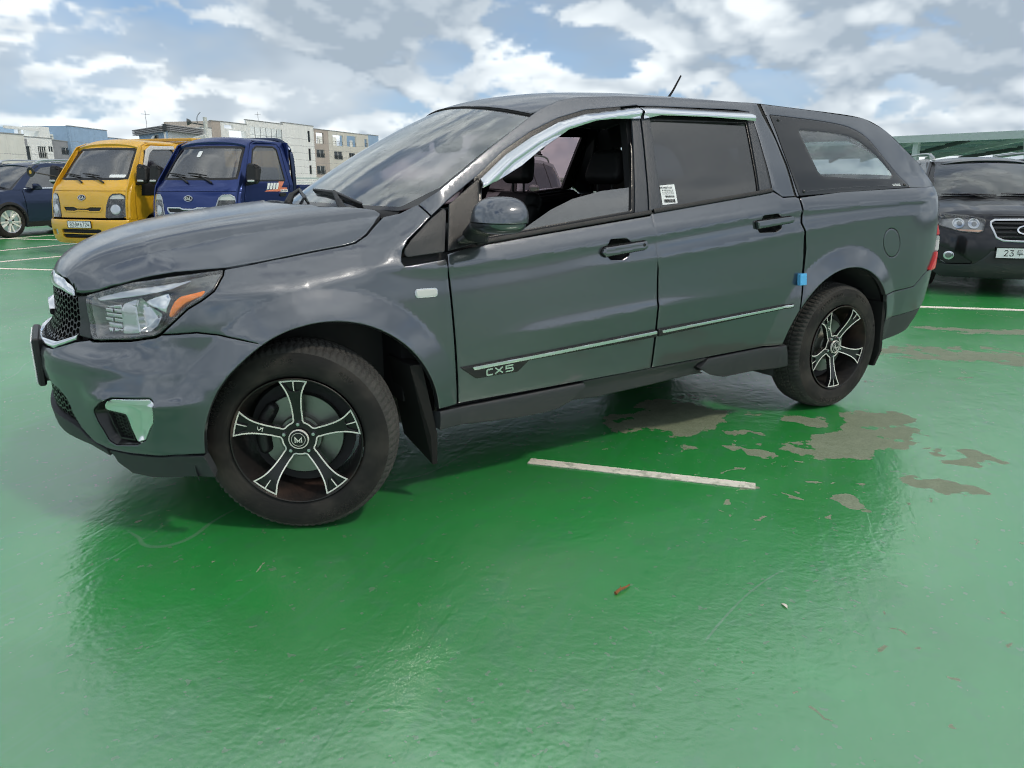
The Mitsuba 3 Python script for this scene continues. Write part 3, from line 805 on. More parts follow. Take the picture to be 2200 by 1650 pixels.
# the stair tower with its stacked grey cornice
kt = thing("stair_tower", "blue and white stair tower with a ribbed grey cornice", "building")
for key, m in (("stairL", "wall_blue"), ("stairR", "wall_white")):
    a, b, f = FAC[key]
    a, b = np.array(a), np.array(b)
    e = (b - a) / np.linalg.norm(b - a)
    fr = (np.array([*a, 0.0]), np.array([*e, 0]), np.array([0, 0, 1.0]), np.array([e[1], -e[0], 0]))
    u0, u1 = (f[0][1], np.linalg.norm(b - a)) if key == "stairL" else (0.0, f[0][2])
    g = sg.box(u0, -16, u1, f[0][4] + .4)
    if key == "stairL":
        h = f[2]
        g = g.difference(sg.box(h[1], h[3], h[2], h[4]))
        wk = put(kt, "window", in_frame(extr(sg.box(h[1], h[3], h[2], h[4]), .02, -.3), fr), "window_dark")
        put(wk, "frame", in_frame(extr(sg.box(h[1], h[3], h[2], h[4]).difference(sg.box(h[1] + .1, h[3] + .1, h[2] - .1, h[4] - .1)), .1, -.25), fr), "wall_white")
        put(wk, "sash", in_frame(moved(box((0, 0, 0), (1.2, .5, .06)), ((h[1] + h[2]) / 2 - .4, h[4] - .4, .3), rot([1, 0, 0], -35)), fr), "wall_white")
    put(kt, "wall", in_frame(extr(g, .3, -.3 if key == "stairL" else -.302), fr), m)
    n = 4
    for i in range(n):
        z0, z1 = f[1][3] + (f[1][4] - f[1][3]) * i / n, f[1][3] + (f[1][4] - f[1][3]) * (i + .62) / n
        put(kt, "cornice_rib", in_frame(extr(sg.box(u0 - (.9 if key == "stairL" else 0), z0, u1 + (0 if key == "stairL" else .5), z1), 1.2, -.5 + .004 * i), fr), "wall_grey")
    put(kt, "cornice_back", in_frame(extr(sg.box(u0 - .4, f[1][3], u1, f[1][4] - .05), .3, -.1), fr), "dark_steel")
for i, (x, y, z0, z1, lb) in enumerate(((13.6, 129.0, 8.8, 11.4, "left of the stair tower's cornice"), (37.0, 157.0, 12, 14.2, "short, on the pergola block"))):
    k = thing("roof_aerial", f"thin metal aerial on the roof, {lb}", "aerial")
    put(k, "mast", tube([(x, y, z0), (x, y, z1)], .035, 6), "dark_steel")
    put(k, "crossbar", tube([(x - .6, y, z1 - .5), (x + .6, y, z1 - .5)], .03, 6), "dark_steel")

# parapet round the deck
def parapet(name, label, p, q):
    p, q = np.array(p, float), np.array(q, float)
    L = np.linalg.norm(q - p)
    e = (q - p) / L
    fr = (np.array([*p, 0]), np.array([*e, 0]), np.array([0, 0, 1.0]), np.array([e[1], -e[0], 0]))
    k = thing(name, label, "parapet")
    put(k, "wall", in_frame(extr(sg.box(0, -.3, L, .98), .18, -.18), fr), "parapet_grey")
    put(k, "coping", in_frame(extr(sg.box(0, .98, L, 1.05), .26, -.22), fr), "concrete")
    put(k, "rail", in_frame(cat(extr(sg.box(0, 1.30, L, 1.36), .06, -.12), extr(sg.box(0, 1.15, L, 1.18), .04, -.11)), fr), "shed_steel")
    u = .5
    i = 0
    while u < L and i < 60:
        put(k, "rail_post", in_frame(extr(sg.box(u, 1.05, u + .05, 1.30), .05, -.12), fr), "shed_steel")
        u += 2.0
        i += 1
    z = 0.0
    u = 3.0
    while u < L:
        put(k, "wall_joint", in_frame(extr(sg.box(u, 0, u + .12, .97), .02, .001), fr), "concrete")
        u += 3.4
parapet("parapet", "grey concrete parapet with a steel rail behind the two small trucks", (-26, 31.0), (46.0, 18.5))
parapet("parapet", "grey parapet with a steel rail at the right edge of the deck", (46.0, 18.5), (46.0, -30))

# open shed at the right
kS = thing("parking_shed", "open steel shed with a green roof behind the black car", "shed")
a0, a1 = np.array([27.0, 22.0, 2.75]), np.array([28.05, 6.0, 2.75])
b0, b1 = np.array([28.6, 23.4, 2.12]), np.array([35.7, 15.2, 2.35])
put(kS, "roof_sheet", TM([a0, a1, b1, b0], [[0, 1, 2], [0, 2, 3]]), "shed_under")
def beam(p, q, w, h):
    p, q = np.array(p, float), np.array(q, float)
    e = (q - p) / np.linalg.norm(q - p)
    s = np.cross(e, [0, 0, 1.0]); s /= np.linalg.norm(s)
    u = np.cross(s, e)
    return hull([c + s * i * w / 2 + u * j * h / 2 for c in (p, q) for i in (-1, 1) for j in (-1, 1)])
put(kS, "fascia", beam(a0 - [.15, 0, 0], a1 - [.15, 0, 0], .14, .26), "shed_steel")
for i in range(9):
    t = i / 8
    put(kS, "purlin", beam(a0 + (a1 - a0) * t - [0, 0, .10], b0 + (b1 - b0) * t - [0, 0, .10], .10, .14), "dark_steel" if i % 2 else "shed_steel")
for t in (.25, .5, .75):
    put(kS, "cross_purlin", beam(a0 + (b0 - a0) * t - [0, 0, .03], a1 + (b1 - a1) * t - [0, 0, .03], .06, .08), "shed_steel")
for i, (y, s) in enumerate(((13.75, 1), (20.0, 1))):
    put(kS, "post", bx(27.45, 27.65, y, y + .2, 0, 2.66, .01), "shed_steel")
put(kS, "brace", beam((27.6, 9.9, 1.6), (28.0, 11.2 - .9, 2.66), .10, .16), "shed_steel")
put(kS, "post", bx(27.2, 27.4, 9.75, 9.95, 0, 1.75, .01), "shed_steel")

# lamp and camera mast behind the trucks
kC = thing("camera_mast", "white mast with a security camera and a round horn above the blue truck", "camera mast")
put(kC, "mast", cat(tube([(3.02, 18.25, 0), (3.04, 18.28, 2.86)], [.055, .05], 12)), "white_plastic")
put(kC, "camera", cat(box((2.86, 18.2, 2.33), (.34, .13, .12), .02, rot([0, 0, 1], -25) @ rot([0, 1, 0], -14)), box((2.98, 18.24, 2.22), (.07, .07, .14))), "white_plastic")
put(kC, "arm", tube([(3.04, 18.28, 2.66), (2.70, 18.42, 2.72)], .018, 6), "dark_steel")
put(kC, "horn", moved(lathe([(.02, 0), (.05, .02), (.09, .10), (.085, .10), (.04, .03)], 20, "x"), (2.72, 18.42, 2.74), rot([0, 0, 1], 160)), "dark_steel")
put(kC, "whip", tube(spline([(2.86, 18.36, 2.72), (2.86, 18.36, 2.85), (2.90, 18.34, 2.93), (2.95, 18.33, 2.98)], 10), .010, 6), "dark_steel")

# white bay lines on the deck: paint 4 mm thick
def _line_c(p, n, uv):
    f = fbm(p.x * 26, p.y * 26, 1.0, 4)
    return mix((.62, .60, .52), (.40, .42, .34), smoothstep(.55, .75, f))
scene["line_paint"] = matte(proc(_line_c), .6)
def bay_line(p, q, w, label, worn=False, seed=1):
    p, q = np.array(p, float), np.array(q, float)
    L = np.linalg.norm(q - p)
    e = (q - p) / L
    s = np.array([-e[1], e[0]])
    r = rs(seed)
    n = max(4, int(L / (.012 if worn else .5)))
    u = np.linspace(0, L, n)
    j = (.004 if worn else .004)
    a = np.stack([u, w / 2 + r.normal(0, j * .35, n)], 1)
    b = np.stack([u, -w / 2 + r.normal(0, j * .35, n)], 1)[::-1]
    g = sg.Polygon(np.vstack([a, b])).buffer(0)
    if worn:
        chips = [sg.Point(r.uniform(0, L), r.uniform(-w / 2, w / 2)).buffer(r.uniform(.0012, .0035), quad_segs=2) for _ in range(170)]
        g = g.difference(shapely.union_all(chips))
    m = extr(g, .0035, .0012)
    v = np.array(m.vertices)
    k = thing("bay_line", label, "road marking", None)
    put(None, k, TM(np.stack([p[0] + v[:, 0] * e[0] + v[:, 1] * s[0], p[1] + v[:, 0] * e[1] + v[:, 1] * s[1], v[:, 2]], 1), m.faces), "line_paint")
bay_line((1.062, -.727), (1.747, -1.494), .066, "short worn white line in front of the grey pickup", True)
bay_line((6.55, 1.32), (10.6, -2.55), .10, "white bay line running past the black car's nose")
bay_line((-1.9, 16.9), (1.8, 19.6), .10, "white line beside the navy car's wheel")
bay_line((-2.2, 17.6), (.6, 14.6), .10, "white line crossing under the yellow truck's nose")
bay_line((-4.6, 11.1), (.4, 15.3), .10, "white line left of the yellow truck")
bay_line((-4.6, 9.4), (-.2, 12.05), .10, "white line nearer than the yellow truck's front")
bay_line((-2.5, 11.0), (-.2, 8.9), .10, "nearest white line left of the pickup's bonnet")
# ------------------------------------------------------------------ the grey pickup
PK = thing("pickup_truck", "dark grey double cab pickup with chrome window visors and canopy, large in the foreground", "pickup truck")

def discs(A, r=None):
    return sg.Point(A[0], A[1]).buffer(r or A[2], quad_segs=40)

def frame_at(fn, t, z, out=-1, lift=0.0):
    e = 3e-3
    T, Z = np.array([t - e, t + e, t, t, t]), np.array([z, z, z - e, z + e, z])
    q = fn(T, Z)
    ex = q[1] - q[0]; ex /= np.linalg.norm(ex)
    ez = np.cross(ex, q[3] - q[2]); ez /= np.linalg.norm(ez)
    if ez[1] * out < 0 and abs(ez[1]) > .05:
        ez = -ez
    return q[4] + ez * lift, ex, np.cross(ez, ex), ez

def both(name, mesh, mat, smooth=40, parent=PK, label=None, right=True):
    a = put(parent, name, mesh, mat, smooth, label)
    if right:
        return a, put(PK if parent == PK else parent, name, mirror(mesh), mat, smooth)
    return a, None

SO = -1  # panels of the left side face -y
def side_panel(pts, fn=shell, gap=.0022, minus=(), **k):
    g = sg.Polygon(pts).buffer(0)
    for m in minus:
        g = g.difference(m)
    g = g.buffer(-gap)
    if g.geom_type != "Polygon":
        g = max(g.geoms, key=lambda q: q.area)
    return panel(g, fn, 1, **k)

def poly(name, r=0.0):
    return round_poly(G[name], r)

# which way the surface's parameters turn: (t, z) on the left side give a normal towards +y, so panels ask for -1
_o = normals_of(shell, np.array([[1.0, .7]]), 1.0)[0]
OUT = -1.0 if _o[1] > 0 else 1.0
def skin(g, fn=shell, gap=.0022, **k):
    g = g.buffer(-gap) if gap else g
    if g.geom_type != "Polygon":
        g = max(g.geoms, key=lambda q: q.area)
    return panel(g, fn, OUT, **k)

crease = [np.stack([C1[0], C1[1]], 1), np.stack([C2[0], C2[1]], 1), np.stack([C3[0], C3[1]], 1)]
arcF = np.array(sg.Point(FA[0], FA[1]).buffer(FA[2] + .115, quad_segs=30).exterior.coords)
arcR = np.array(sg.Point(RA[0], RA[1]).buffer(RA[2] + .115, quad_segs=30).exterior.coords)
fuel_hole = sg.Polygon(spline(G["fuel"], 48, True))

# -- wings, doors, bed sides
f_out = [p for p in G["fender"][:18]] + [(.592, .406), (.488, .409), (-.19, .754)] + [p for p in G["fender"][30:]]
marker_g = rbox2(.420, .505, .864, .890, .008)
fender_g = round_poly(f_out).difference(discs(FA)).difference(sg.box(-.2, .2, .6, .405))
k_f, k_f2 = both("fender", skin(fender_g, extra=[arcF] + crease, depth=.022), "paint_grey", 46)
put(k_f, "marker_lamp", panel(marker_g, shell, OUT, res=.006, depth=.010, lift=.008, bevel=.002), "white_plastic", 40)
put(k_f, "marker_frame", panel(marker_g.buffer(.004).difference(marker_g.buffer(-.001)), shell, OUT, res=.006, depth=.006, lift=.005, bevel=.001), "chrome", 40)
both("quarter_trim", skin(poly("quarter_trim", .012), res=.02, depth=.006, lift=-.003), "grey_trim", 40)
q = G["quarter_trim"]
edge = sg.LineString(q[2:7]).buffer(.013, cap_style=2).difference(poly("quarter_trim"))
edge = max(getattr(edge, "geoms", [edge]), key=lambda e: e.area)

cf, cr = round_poly(G["cup_f"], .012).buffer(.002), round_poly(G["cup_r"], .012).buffer(.002)
fd = round_poly(G["front_door"]).difference(cf)
k_fd, k_fd2 = both("front_door", skin(fd, extra=crease, depth=.016), "paint_grey", 40)
rd = round_poly(G["rear_door"]).difference(cr).difference(discs(RA, RA[2] + .002))
k_rd, k_rd2 = both("rear_door", skin(rd, extra=crease + [arcR], depth=.016), "paint_grey", 40)
for kd, kd2, cup, hn in ((k_fd, k_fd2, cf, "handle_f"), (k_rd, k_rd2, cr, "handle_r")):
    h = round_poly(G[hn], .006).buffer(.003).buffer(-.003)
    def bowl(t, z, g=cup):
        d = shapely.distance(g.exterior, shapely.points(np.asarray(t, float), np.asarray(z, float)))
        p = shell(t, z)
        p[..., 1] += .026 * smooth01(0, .022, d) + .0015
        return p
    bar = panel(h, shell, OUT, res=.007, depth=.016, lift=.022, bevel=.006)
    x0, z0, x1, z1 = h.bounds
    def near(tt):
        return float(np.interp(tt, [x0, x1], [z0 + .022, z1 - .020]))
    posts = cat(box(shell(np.array([x0 + .02]), np.array([near(x0 + .02)]))[0] + [0, -.004, 0], (.03, .03, .022), .003), box(shell(np.array([x1 - .03]), np.array([near(x1 - .03)]))[0] + [0, -.004, 0], (.05, .03, .022), .003))
    for k, M in ((kd, lambda m: m), (kd2, mirror)):
        put(k, "handle_cup", M(panel(cup.buffer(-.0008), bowl, OUT, res=.008, depth=0, bevel=0)), "black_gloss", 60)
        put(k, "handle", M(cat(bar, posts)), "paint_grey", 40)
        put(k, "handle_seam", M(panel(h.buffer(.0035).difference(h.buffer(.0005)), shell, OUT, res=.007, depth=.002, lift=.0025, bevel=0)), "rubber_seal")
fr = frame_at(shell, 1.527, 1.013, lift=.0225)
put(k_fd, "lock", in_frame(lathe([(.0001, .001), (.0075, .001), (.0075, 0)], 20, "z"), fr), "ink")

k_bed, k_bed2 = None, None
bed_pts = [(2.606, 1.207), (2.953, 1.233), (3.595, 1.252), (4.17, 1.262), (4.17, 1.092), (4.075, 1.088), (4.0, 1.026), (3.958, .967), (3.948, .93), (3.905, .86), (3.83, .757), (3.772, .724), (3.705, .668), (3.384, .645), (2.63, .56), (2.637, .651), (2.656, .81), (2.654, .944), (2.638, 1.01), (2.631, 1.035), (2.606, 1.08), (2.610, 1.147)]
bed_g = round_poly(bed_pts).difference(discs(RA)).difference(fuel_hole.buffer(.0015))
k_bed, k_bed2 = both("bed_side", skin(bed_g, extra=[np.stack([C1[0], C1[1]], 1), np.stack([C2[0], C2[1]], 1), arcR], depth=.022), "paint_grey", 46)
put(k_bed, "fuel_flap", skin(fuel_hole, gap=.0012, depth=.012, res=.012), "paint_grey", 40)
rb = round_poly([(3.40, .6445), (3.705, .667), (3.774, .723), (3.825, .754), (T_REAR, .752), (T_REAR, .52), (3.95, .516), (3.456, .482), (3.42, .50)]).difference(discs(RA))
both("rear_bumper", skin(rb, depth=.02, res=.02), "paint_grey", 40)
rl = round_poly([(3.44, .480), (3.95, .514), (T_REAR, .512), (T_REAR, .40), (3.98, .385), (3.868, .372), (3.592, .336), (3.44, .33)]).difference(discs(RA, RA[2] + .01))
both("rear_skirt", skin(rl, depth=.03, res=.025, lift=-.004), "grey_trim", 40)
tg = sg.Polygon([(4.174, 1.262), (T_REAR, 1.262), (T_REAR, .758), (4.174, .758)])
put(PK, "tailgate", cat(skin(tg, depth=.02, res=.03), mirror(skin(tg, depth=.02, res=.03))), "paint_grey", 40)
tl = [("tail_lamp", [(3.955, .962), (4.0, 1.022), (4.078, 1.084), (4.17, 1.088), (4.17, .962)], "red_lens"), ("reversing_lamp", [(3.950, .93), (3.955, .958), (4.17, .958), (4.17, .868), (3.912, .868)], "white_plastic"), ("stop_lamp", [(3.833, .757), (3.908, .864), (4.17, .864), (4.17, .757)], "red_lens")]
for n, g, m in tl:
    both(n, skin(round_poly(g, .004), depth=.03, res=.015, lift=.018, gap=.001, bevel=.007), m, 40)

# -- sills
for n in ("sill_front", "sill_mid", "sill_rear"):
    g = poly(n)
    off = {"sill_front": .012, "sill_mid": -.028, "sill_rear": .010}[n]
    def sill(t, z, off=off):
        p = shell(t, z)
        p[..., 1] += -off * smooth01(.43, .37, z) - .004
        return p
    both("side_skirt", skin(g, sill, depth=.05, res=.02, bevel=.006), "grey_trim", 40)

# -- door furniture
for kd, kd2, tn, cn in ((k_fd, k_fd2, "trim_front", "chrome_front"), (k_rd, k_rd2, "trim_rear", "chrome_rear")):
    a = panel(poly(tn), shell, OUT, res=.01, depth=.012, lift=.012, bevel=.003)
    b = panel(poly(cn), shell, OUT, res=.01, depth=.005, lift=.0165, bevel=.002)
    for k, M in ((kd, lambda m: m), (kd2, mirror)):
        put(k, "trim_strip", M(a), "black_trim", 40)
        put(k, "chrome_strip", M(b), "chrome", 40)
o, ex, ey, ez = frame_at(shell, .785, .5345, lift=.0125)
tilt = math.atan2(.05, 1.0)
ex2 = ex * math.cos(tilt) + ey * math.sin(tilt)
badge_c = strokes([[(-.052, .012), (-.076, .012), (-.080, .008), (-.080, -.008), (-.076, -.012), (-.052, -.012)], [(-.040, .013), (-.004, -.013)], [(-.040, -.013), (-.004, .013)], [(.046, .012), (.012, .012), (.012, .001), (.042, .001), (.045, -.002), (.045, -.009), (.042, -.012), (.010, -.012)]], .006, .003)
put(k_fd, "badge", in_frame(moved(badge_c, (.012, 0, 0)), (o, ex2, np.cross(ez, ex2), ez)), "chrome")
both("mirror_trim", skin(poly("mirror_trim", .004), res=.02, depth=.008, lift=.002), "black_satin", 40)

# belt strip, frames, pillars, panes
bl = [(.70, 1.052), (1.05, 1.091), (1.61, 1.152)]
bl2 = [(1.625, 1.156), (2.32, 1.232), (2.41, 1.244)]
for kd, kd2, l in ((k_fd, k_fd2, bl), (k_rd, k_rd2, bl2)):
    g = sg.LineString(l).buffer(.0085, cap_style=2)
    m = panel(g, shell, OUT, res=.012, depth=.012, lift=.010, bevel=.003)
    put(kd, "belt_strip", m, "black_trim", 40)
    put(kd2, "belt_strip", mirror(m), "black_trim", 40)
dwf, dwr, gr = poly("door_window_front", .01), poly("door_window_rear", .006), poly("glass_rear", .01)
ff = dwf.buffer(.022).difference(dwf.buffer(-.012)).difference(sg.box(1.6, 1.0, 1.8, 1.7)).difference(round_poly(G["mirror_trim"])).difference(sg.LineString([(.5, 1.03), (1.05, 1.092), (1.6, 1.152)]).buffer(.012))
fr_ = dwr.buffer(.015).difference(gr.buffer(-.002)).difference(sg.LineString([(1.6, 1.152), (2.32, 1.234), (2.41, 1.246)]).buffer(.010))
for kd, kd2, g in ((k_fd, k_fd2, ff), (k_rd, k_rd2, fr_)):
    g = max(getattr(g, "geoms", [g]), key=lambda e: e.area)
    m = panel(g, shell, OUT, res=.014, depth=.02, lift=-.004, bevel=.002)
    put(kd, "window_frame", m, "black_gloss", 40)
    put(kd2, "window_frame", mirror(m), "black_gloss", 40)
low = poly("pane_lowered", .004).union(sg.Polygon([(.93, 1.10), (1.52, 1.16), (1.52, 1.12), (.93, 1.06)]))
put(k_fd, "window_pane", panel(round_poly(list(low.exterior.coords)), shell, OUT, res=.02, depth=0, lift=-.016, bevel=0), "pane_dark", 40, label="tinted pane wound half way down")
put(k_fd2, "window_pane", mirror(panel(dwf, shell, OUT, res=.025, depth=0, lift=-.016, bevel=0)), "pane_rose", 40)
put(k_rd, "window_pane", panel(gr.buffer(.004), shell, OUT, res=.025, depth=0, lift=-.010, bevel=0), "pane_tint", 40)
put(k_rd2, "window_pane", mirror(panel(gr.buffer(.004), shell, OUT, res=.025, depth=0, lift=-.010, bevel=0)), "pane_rose", 40)
for kd, kd2, n in ((k_fd, k_fd2, "b_trim_front"), (k_rd, k_rd2, "b_trim_rear"), (k_rd, k_rd2, "c_trim")):
    m = skin(poly(n, .002), res=.018, depth=.010, lift=.0035, gap=.001)
    put(kd, "pillar_trim", m, "satin_film", 40)
    put(kd2, "pillar_trim", mirror(m), "satin_film", 40)
def visor_fn(t, z):
    p = shell(t, z)
    g = VG.exterior
    d = shapely.distance(VTOP, shapely.points(np.asarray(t, float), np.asarray(z, float)))
    p[..., 1] -= .004 + .030 * smooth01(0, .022, d) - .016 * smooth01(.022, .05, d)
    return p
for kd, kd2, n, k in ((k_fd, k_fd2, "visor_front", 6), (k_rd, k_rd2, "visor_rear", 3)):
    VG = poly(n, .002)
    VTOP = sg.LineString(G[n][:k])
    m = skin(VG, visor_fn, res=.009, depth=.008, gap=.002, bevel=.002)
    put(kd, "window_visor", m, "chrome", 50)
    put(kd2, "window_visor", mirror(m), "chrome", 50)
both("cant_rail", skin(round_poly(G["cant_rail"][:7] + [(1.62, 1.675)] + [(1.944, 1.682)] + G["cant_rail"][9:]), res=.018, depth=.03), "paint_grey", 40)

# -- sticker, foam guard
stk = round_poly(G["sticker"], .002)
put(k_rd, "sticker", panel(stk, shell, OUT, res=.02, depth=.0008, lift=-.0085, bevel=0), "white_paper")
fo = frame_at(shell, 1.7455, 1.2325, lift=-.0078)
r_ = rs(4)
ink = [moved(words("SUX 0527115", .0085, .0004), (-.012, .033, 0))]
for row, (y, h) in enumerate(((.021, .006), (.012, .006), (.003, .005))):
    x = -.036
    while x < .03:
        w = r_.uniform(.002, .008)
        ink.append(box((x + w / 2, y, .0002), (w * .8, h * .6, .0004)))
        x += w + r_.uniform(.001, .003)
for y, h, a, b in ((-.010, .010, -.022, .030), (-.031, .016, -.034, .033)):
    x = a
    while x < b:
        w = r_.uniform(.0009, .0028)
        ink.append(box((x, y, .0002), (w, h, .0004)))
        x += w + r_.uniform(.0009, .0022)
put(k_rd, "sticker_print", in_frame(cat(ink), fo), "ink")
fo = frame_at(shell, 2.632, .784, lift=.0)
put(k_rd, "foam_guard", in_frame(cat(box((-.002, 0, .014), (.046, .062, .026), .003)), fo), "foam_blue", label="pale blue foam block on the edge of the door")

# -- canopy
k_can = "canopy"
cs = round_poly([G["canopy_skin"][0], G["canopy_skin"][1], G["canopy_skin"][2], G["canopy_skin"][3], G["canopy_skin"][4], (3.84, 1.352), (3.97, 1.256)] + G["canopy_skin"][6:])
cg = round_poly([(2.555, 1.621)] + [tuple(p) for p in spline([(2.555, 1.621), (2.8, 1.611), (3.025, 1.598), (3.137, 1.585), (3.233, 1.560), (3.33, 1.503), (3.434, 1.392), (3.588, 1.254)], 40)] + [(2.607, 1.216), (2.588, 1.327), (2.572, 1.451)], .004)
cc = round_poly([tuple(p) for p in spline([(2.737, 1.551), (2.984, 1.545), (3.175, 1.522), (3.274, 1.475), (3.381, 1.395), (3.45, 1.318)], 30)] + [(3.42, 1.302), (3.109, 1.302), (2.83, 1.315), (2.80, 1.335)], .012)
can_l = skin(cs.difference(cg.buffer(.003)), depth=.02, res=.02, gap=.001)
k_can = put(PK, "canopy", can_l, "paint_grey", 40)
put(k_can, "canopy_side", mirror(can_l), "paint_grey", 40)
glass_f = skin(cg.difference(cc), depth=.004, res=.02, gap=0, lift=.001)
glass_c = sheet(cc, shell, OUT, .03, .005, -.001)
for M in (lambda m: m, mirror):
    put(k_can, "side_window", M(glass_f), "frit_glass", 40)
    put(k_can, "side_pane", M(glass_c), "pane_smoke", 40)
    put(k_can, "weatherstrip", M(skin(poly("gap_canopy"), depth=.01, res=.03, lift=-.006, gap=0)), "rubber_seal")
tp = spline([(2.512, 1.677), (2.7, 1.669), (2.916, 1.660), (3.15, 1.650), (3.337, 1.632), (3.43, 1.607), (3.51, 1.573), (3.60, 1.520), (3.685, 1.462), (3.84, 1.350), (3.97, 1.256)], 60)
L = shell(tp[:, 0], tp[:, 1])
a = np.linspace(0, 1, 33)
tg_ = np.gradient(L, axis=0)
up = np.stack([-tg_[:, 2], np.zeros(len(L)), tg_[:, 0]], 1)
up /= np.linalg.norm(up, axis=1, keepdims=True)
R_ = L * [1, -1, 1]
g = L[:, None] * (1 - a)[None, :, None] + R_[:, None] * a[None, :, None]
crown = (1 - np.abs(2 * a - 1) ** 2.6)
g = g + up[:, None] * crown[None, :, None] * .040
n = len(a)
V = g.reshape(-1, 3)
F = [[i * n + j, i * n + j + 1, (i + 1) * n + j + 1] for i in range(len(L) - 1) for j in range(n - 1)] + [[i * n + j, (i + 1) * n + j + 1, (i + 1) * n + j] for i in range(len(L) - 1) for j in range(n - 1)]
F = np.array(F)
split = 40
top = F[F[:, 0] // n < split]
rear = F[F[:, 0] // n >= split]
ri, ci = rear[:, 0] // n, rear[:, 0] % n
mid_ = (ri >= 44) & (ri < 57) & (ci >= 3) & (ci < n - 4)
put(k_can, "canopy_roof", TM(V, top), "paint_grey", 40)
put(k_can, "rear_frame", TM(V, rear[~mid_]), "paint_grey", 40)
rw, rf_ = TM(V, rear[mid_]), TM(V - np.repeat(up, n, 0) * .005, rear[mid_][:, ::-1])
put(k_can, "rear_window", cat(rw, rf_), "pane_smoke", 40)
wq = g[50, 10:20]
put(k_can, "rear_wiper", tube(wq + [.03, 0, .012], .010, 6), "black_satin", 40)
put(k_can, "gas_strut", cat(tube([L[47] + [-.05, .10, -.04], L[30] + [.0, .12, -.10]], .009, 6), tube([(L[47] + [-.05, .10, -.04]) * [1, -1, 1], (L[30] + [.0, .12, -.10]) * [1, -1, 1]], .009, 6)), "black_satin", 40)
for (t, z) in ((2.603, 1.597), (2.646, 1.236), (3.535, 1.266)):
    fo = frame_at(shell, t, z, lift=.002)
    bolt = in_frame(cat(lathe([(.0001, .006), (.006, .005), (.009, .002), (.010, 0)], 18, "z")), fo)
    put(k_can, "bolt", bolt, "black_gloss", 40)
fo = frame_at(shell, 3.455, 1.2655, lift=.0016)
put(k_can, "maker_mark", in_frame(words("SJ WAGS", .013, .0006, sx=.9), fo), "white_paper")
ln = sg.LineString([(2.665, 1.236), (3.0, 1.254), (3.39, 1.262)]).buffer(.0012, cap_style=2)
put(k_can, "pin_line", panel(ln, shell, OUT, res=.012, depth=.001, lift=.0028, bevel=0), "satin_film")

# -- bonnet, roof, windscreen
hs = [(-.757, 0), (-.753, -.12), (-.740, -.225), (-.730, -.315), (-.716, -.375), (-.690, -.432), (-.63, -.520), (-.569, -.596), (-.479, -.656), (-.391, -.723), (-.24, -.797), (-.144, -.8105), (-.04, -.8115), (.09, -.813), (.179, -.816), (.23, -.813), (.282, -.790), (.335, -.745), (.392, -.672), (.379, -.644), (.325, -.600), (.278, -.540), (.211, -.447), (.165, -.3), (.14, -.15), (.132, 0)]
hg = sg.Polygon(hs + [(x, -y) for x, y in hs[::-1]]).buffer(0).buffer(-.002)
yc_line = np.stack([np.linspace(-.69, .37, 60), -np.interp(np.linspace(-.69, .37, 60), [-.8, -.70, -.45, -.166, .1, .34, .6], [.40, .48, .56, .605, .64, .68, .70])], 1)
put(PK, "bonnet", panel(hg, hood, 1, res=.016, depth=.02, bevel=.004, extra=[yc_line, yc_line * [1, -1]]), "paint_grey", 55)
def cowl(y, v):
    y, v = np.asarray(y, float), np.asarray(v, float)
    xh = np.interp(np.abs(y), [0, .15, .3, .447, .54, .60, .66, .72], [.12, .128, .153, .2, .266, .315, .385, .45])
    h = np.stack([xh, y, hood_z(xh, y) - .022], -1)
    s = screen(y, np.full_like(y, .012)) + [0, 0, -.004]
    return h * (1 - v)[..., None] + s * v[..., None]
put(PK, "cowl", panel(sg.box(-.70, 0, .70, 1), cowl, 1 if normals_of(cowl, np.array([[0., .5]]), 1.)[0][2] > 0 else -1, res=.03, depth=.02), "black_trim", 40)
so = 1 if normals_of(screen, np.array([[0., .5]]), 1.)[0][2] > 0 else -1
scr = [(-.70, .0), (-.755, .05), (-.75, .2), (-.735, .36), (-.685, .666), (-.625, 1.0)]
scg = sg.Polygon(scr + [(-y, v) for y, v in scr[::-1]])
inner = scg.buffer(0).intersection(sg.box(-.66, .045, .66, .955)).buffer(-.02).buffer(.02)
inner = sg.Polygon([(-.690, .03), (-.738, .2), (-.722, .36), (-.672, .666), (-.612, .985), (.612, .985), (.672, .666), (.722, .36), (.738, .2), (.690, .03)]).buffer(-.02).buffer(.02)
k_ws = put(PK, "windscreen", sheet(inner, screen, so, .04, .005), "pane_screen", 60)
put(k_ws, "frit_band", panel(scg.difference(inner), screen, so, res=.025, depth=0, bevel=0), "frit_glass", 60)
mx = lambda y: 1.028 + .31 * y * y
rf = [(mx(0), 0), (mx(.2), -.2), (mx(.4), -.4), (mx(.52), -.52), (mx(.60), -.597), (1.22, -.611), (1.32, -.616), (1.6, -.618), (2.2, -.618), (2.485, -.614)]
rg = sg.Polygon(rf + [(x, -y) for x, y in rf[::-1]]).buffer(-.002)
put(PK, "roof", panel(rg, roof, 1, res=.03, depth=.02, bevel=.004), "paint_grey", 40)
seal = [screen(np.array([y]), np.array([1.0]))[0] for y in np.linspace(-.61, .61, 25)]
put(PK, "windscreen_seal", tube(np.array(seal) + [.006, 0, .002], .007, 6), "rubber_seal", 40)
ab = np.array([2.377, -.1, 1.735])
put(PK, "antenna", cat(tube([ab, ab + [.045, 0, .055], ab + [.098, 0, .136]], [.0075, .006, .005], 8), lathe([(.0001, .016), (.018, .012), (.024, 0)], 18, "z").apply_translation(ab - [0, 0, .006])), "rubber_seal", 40)

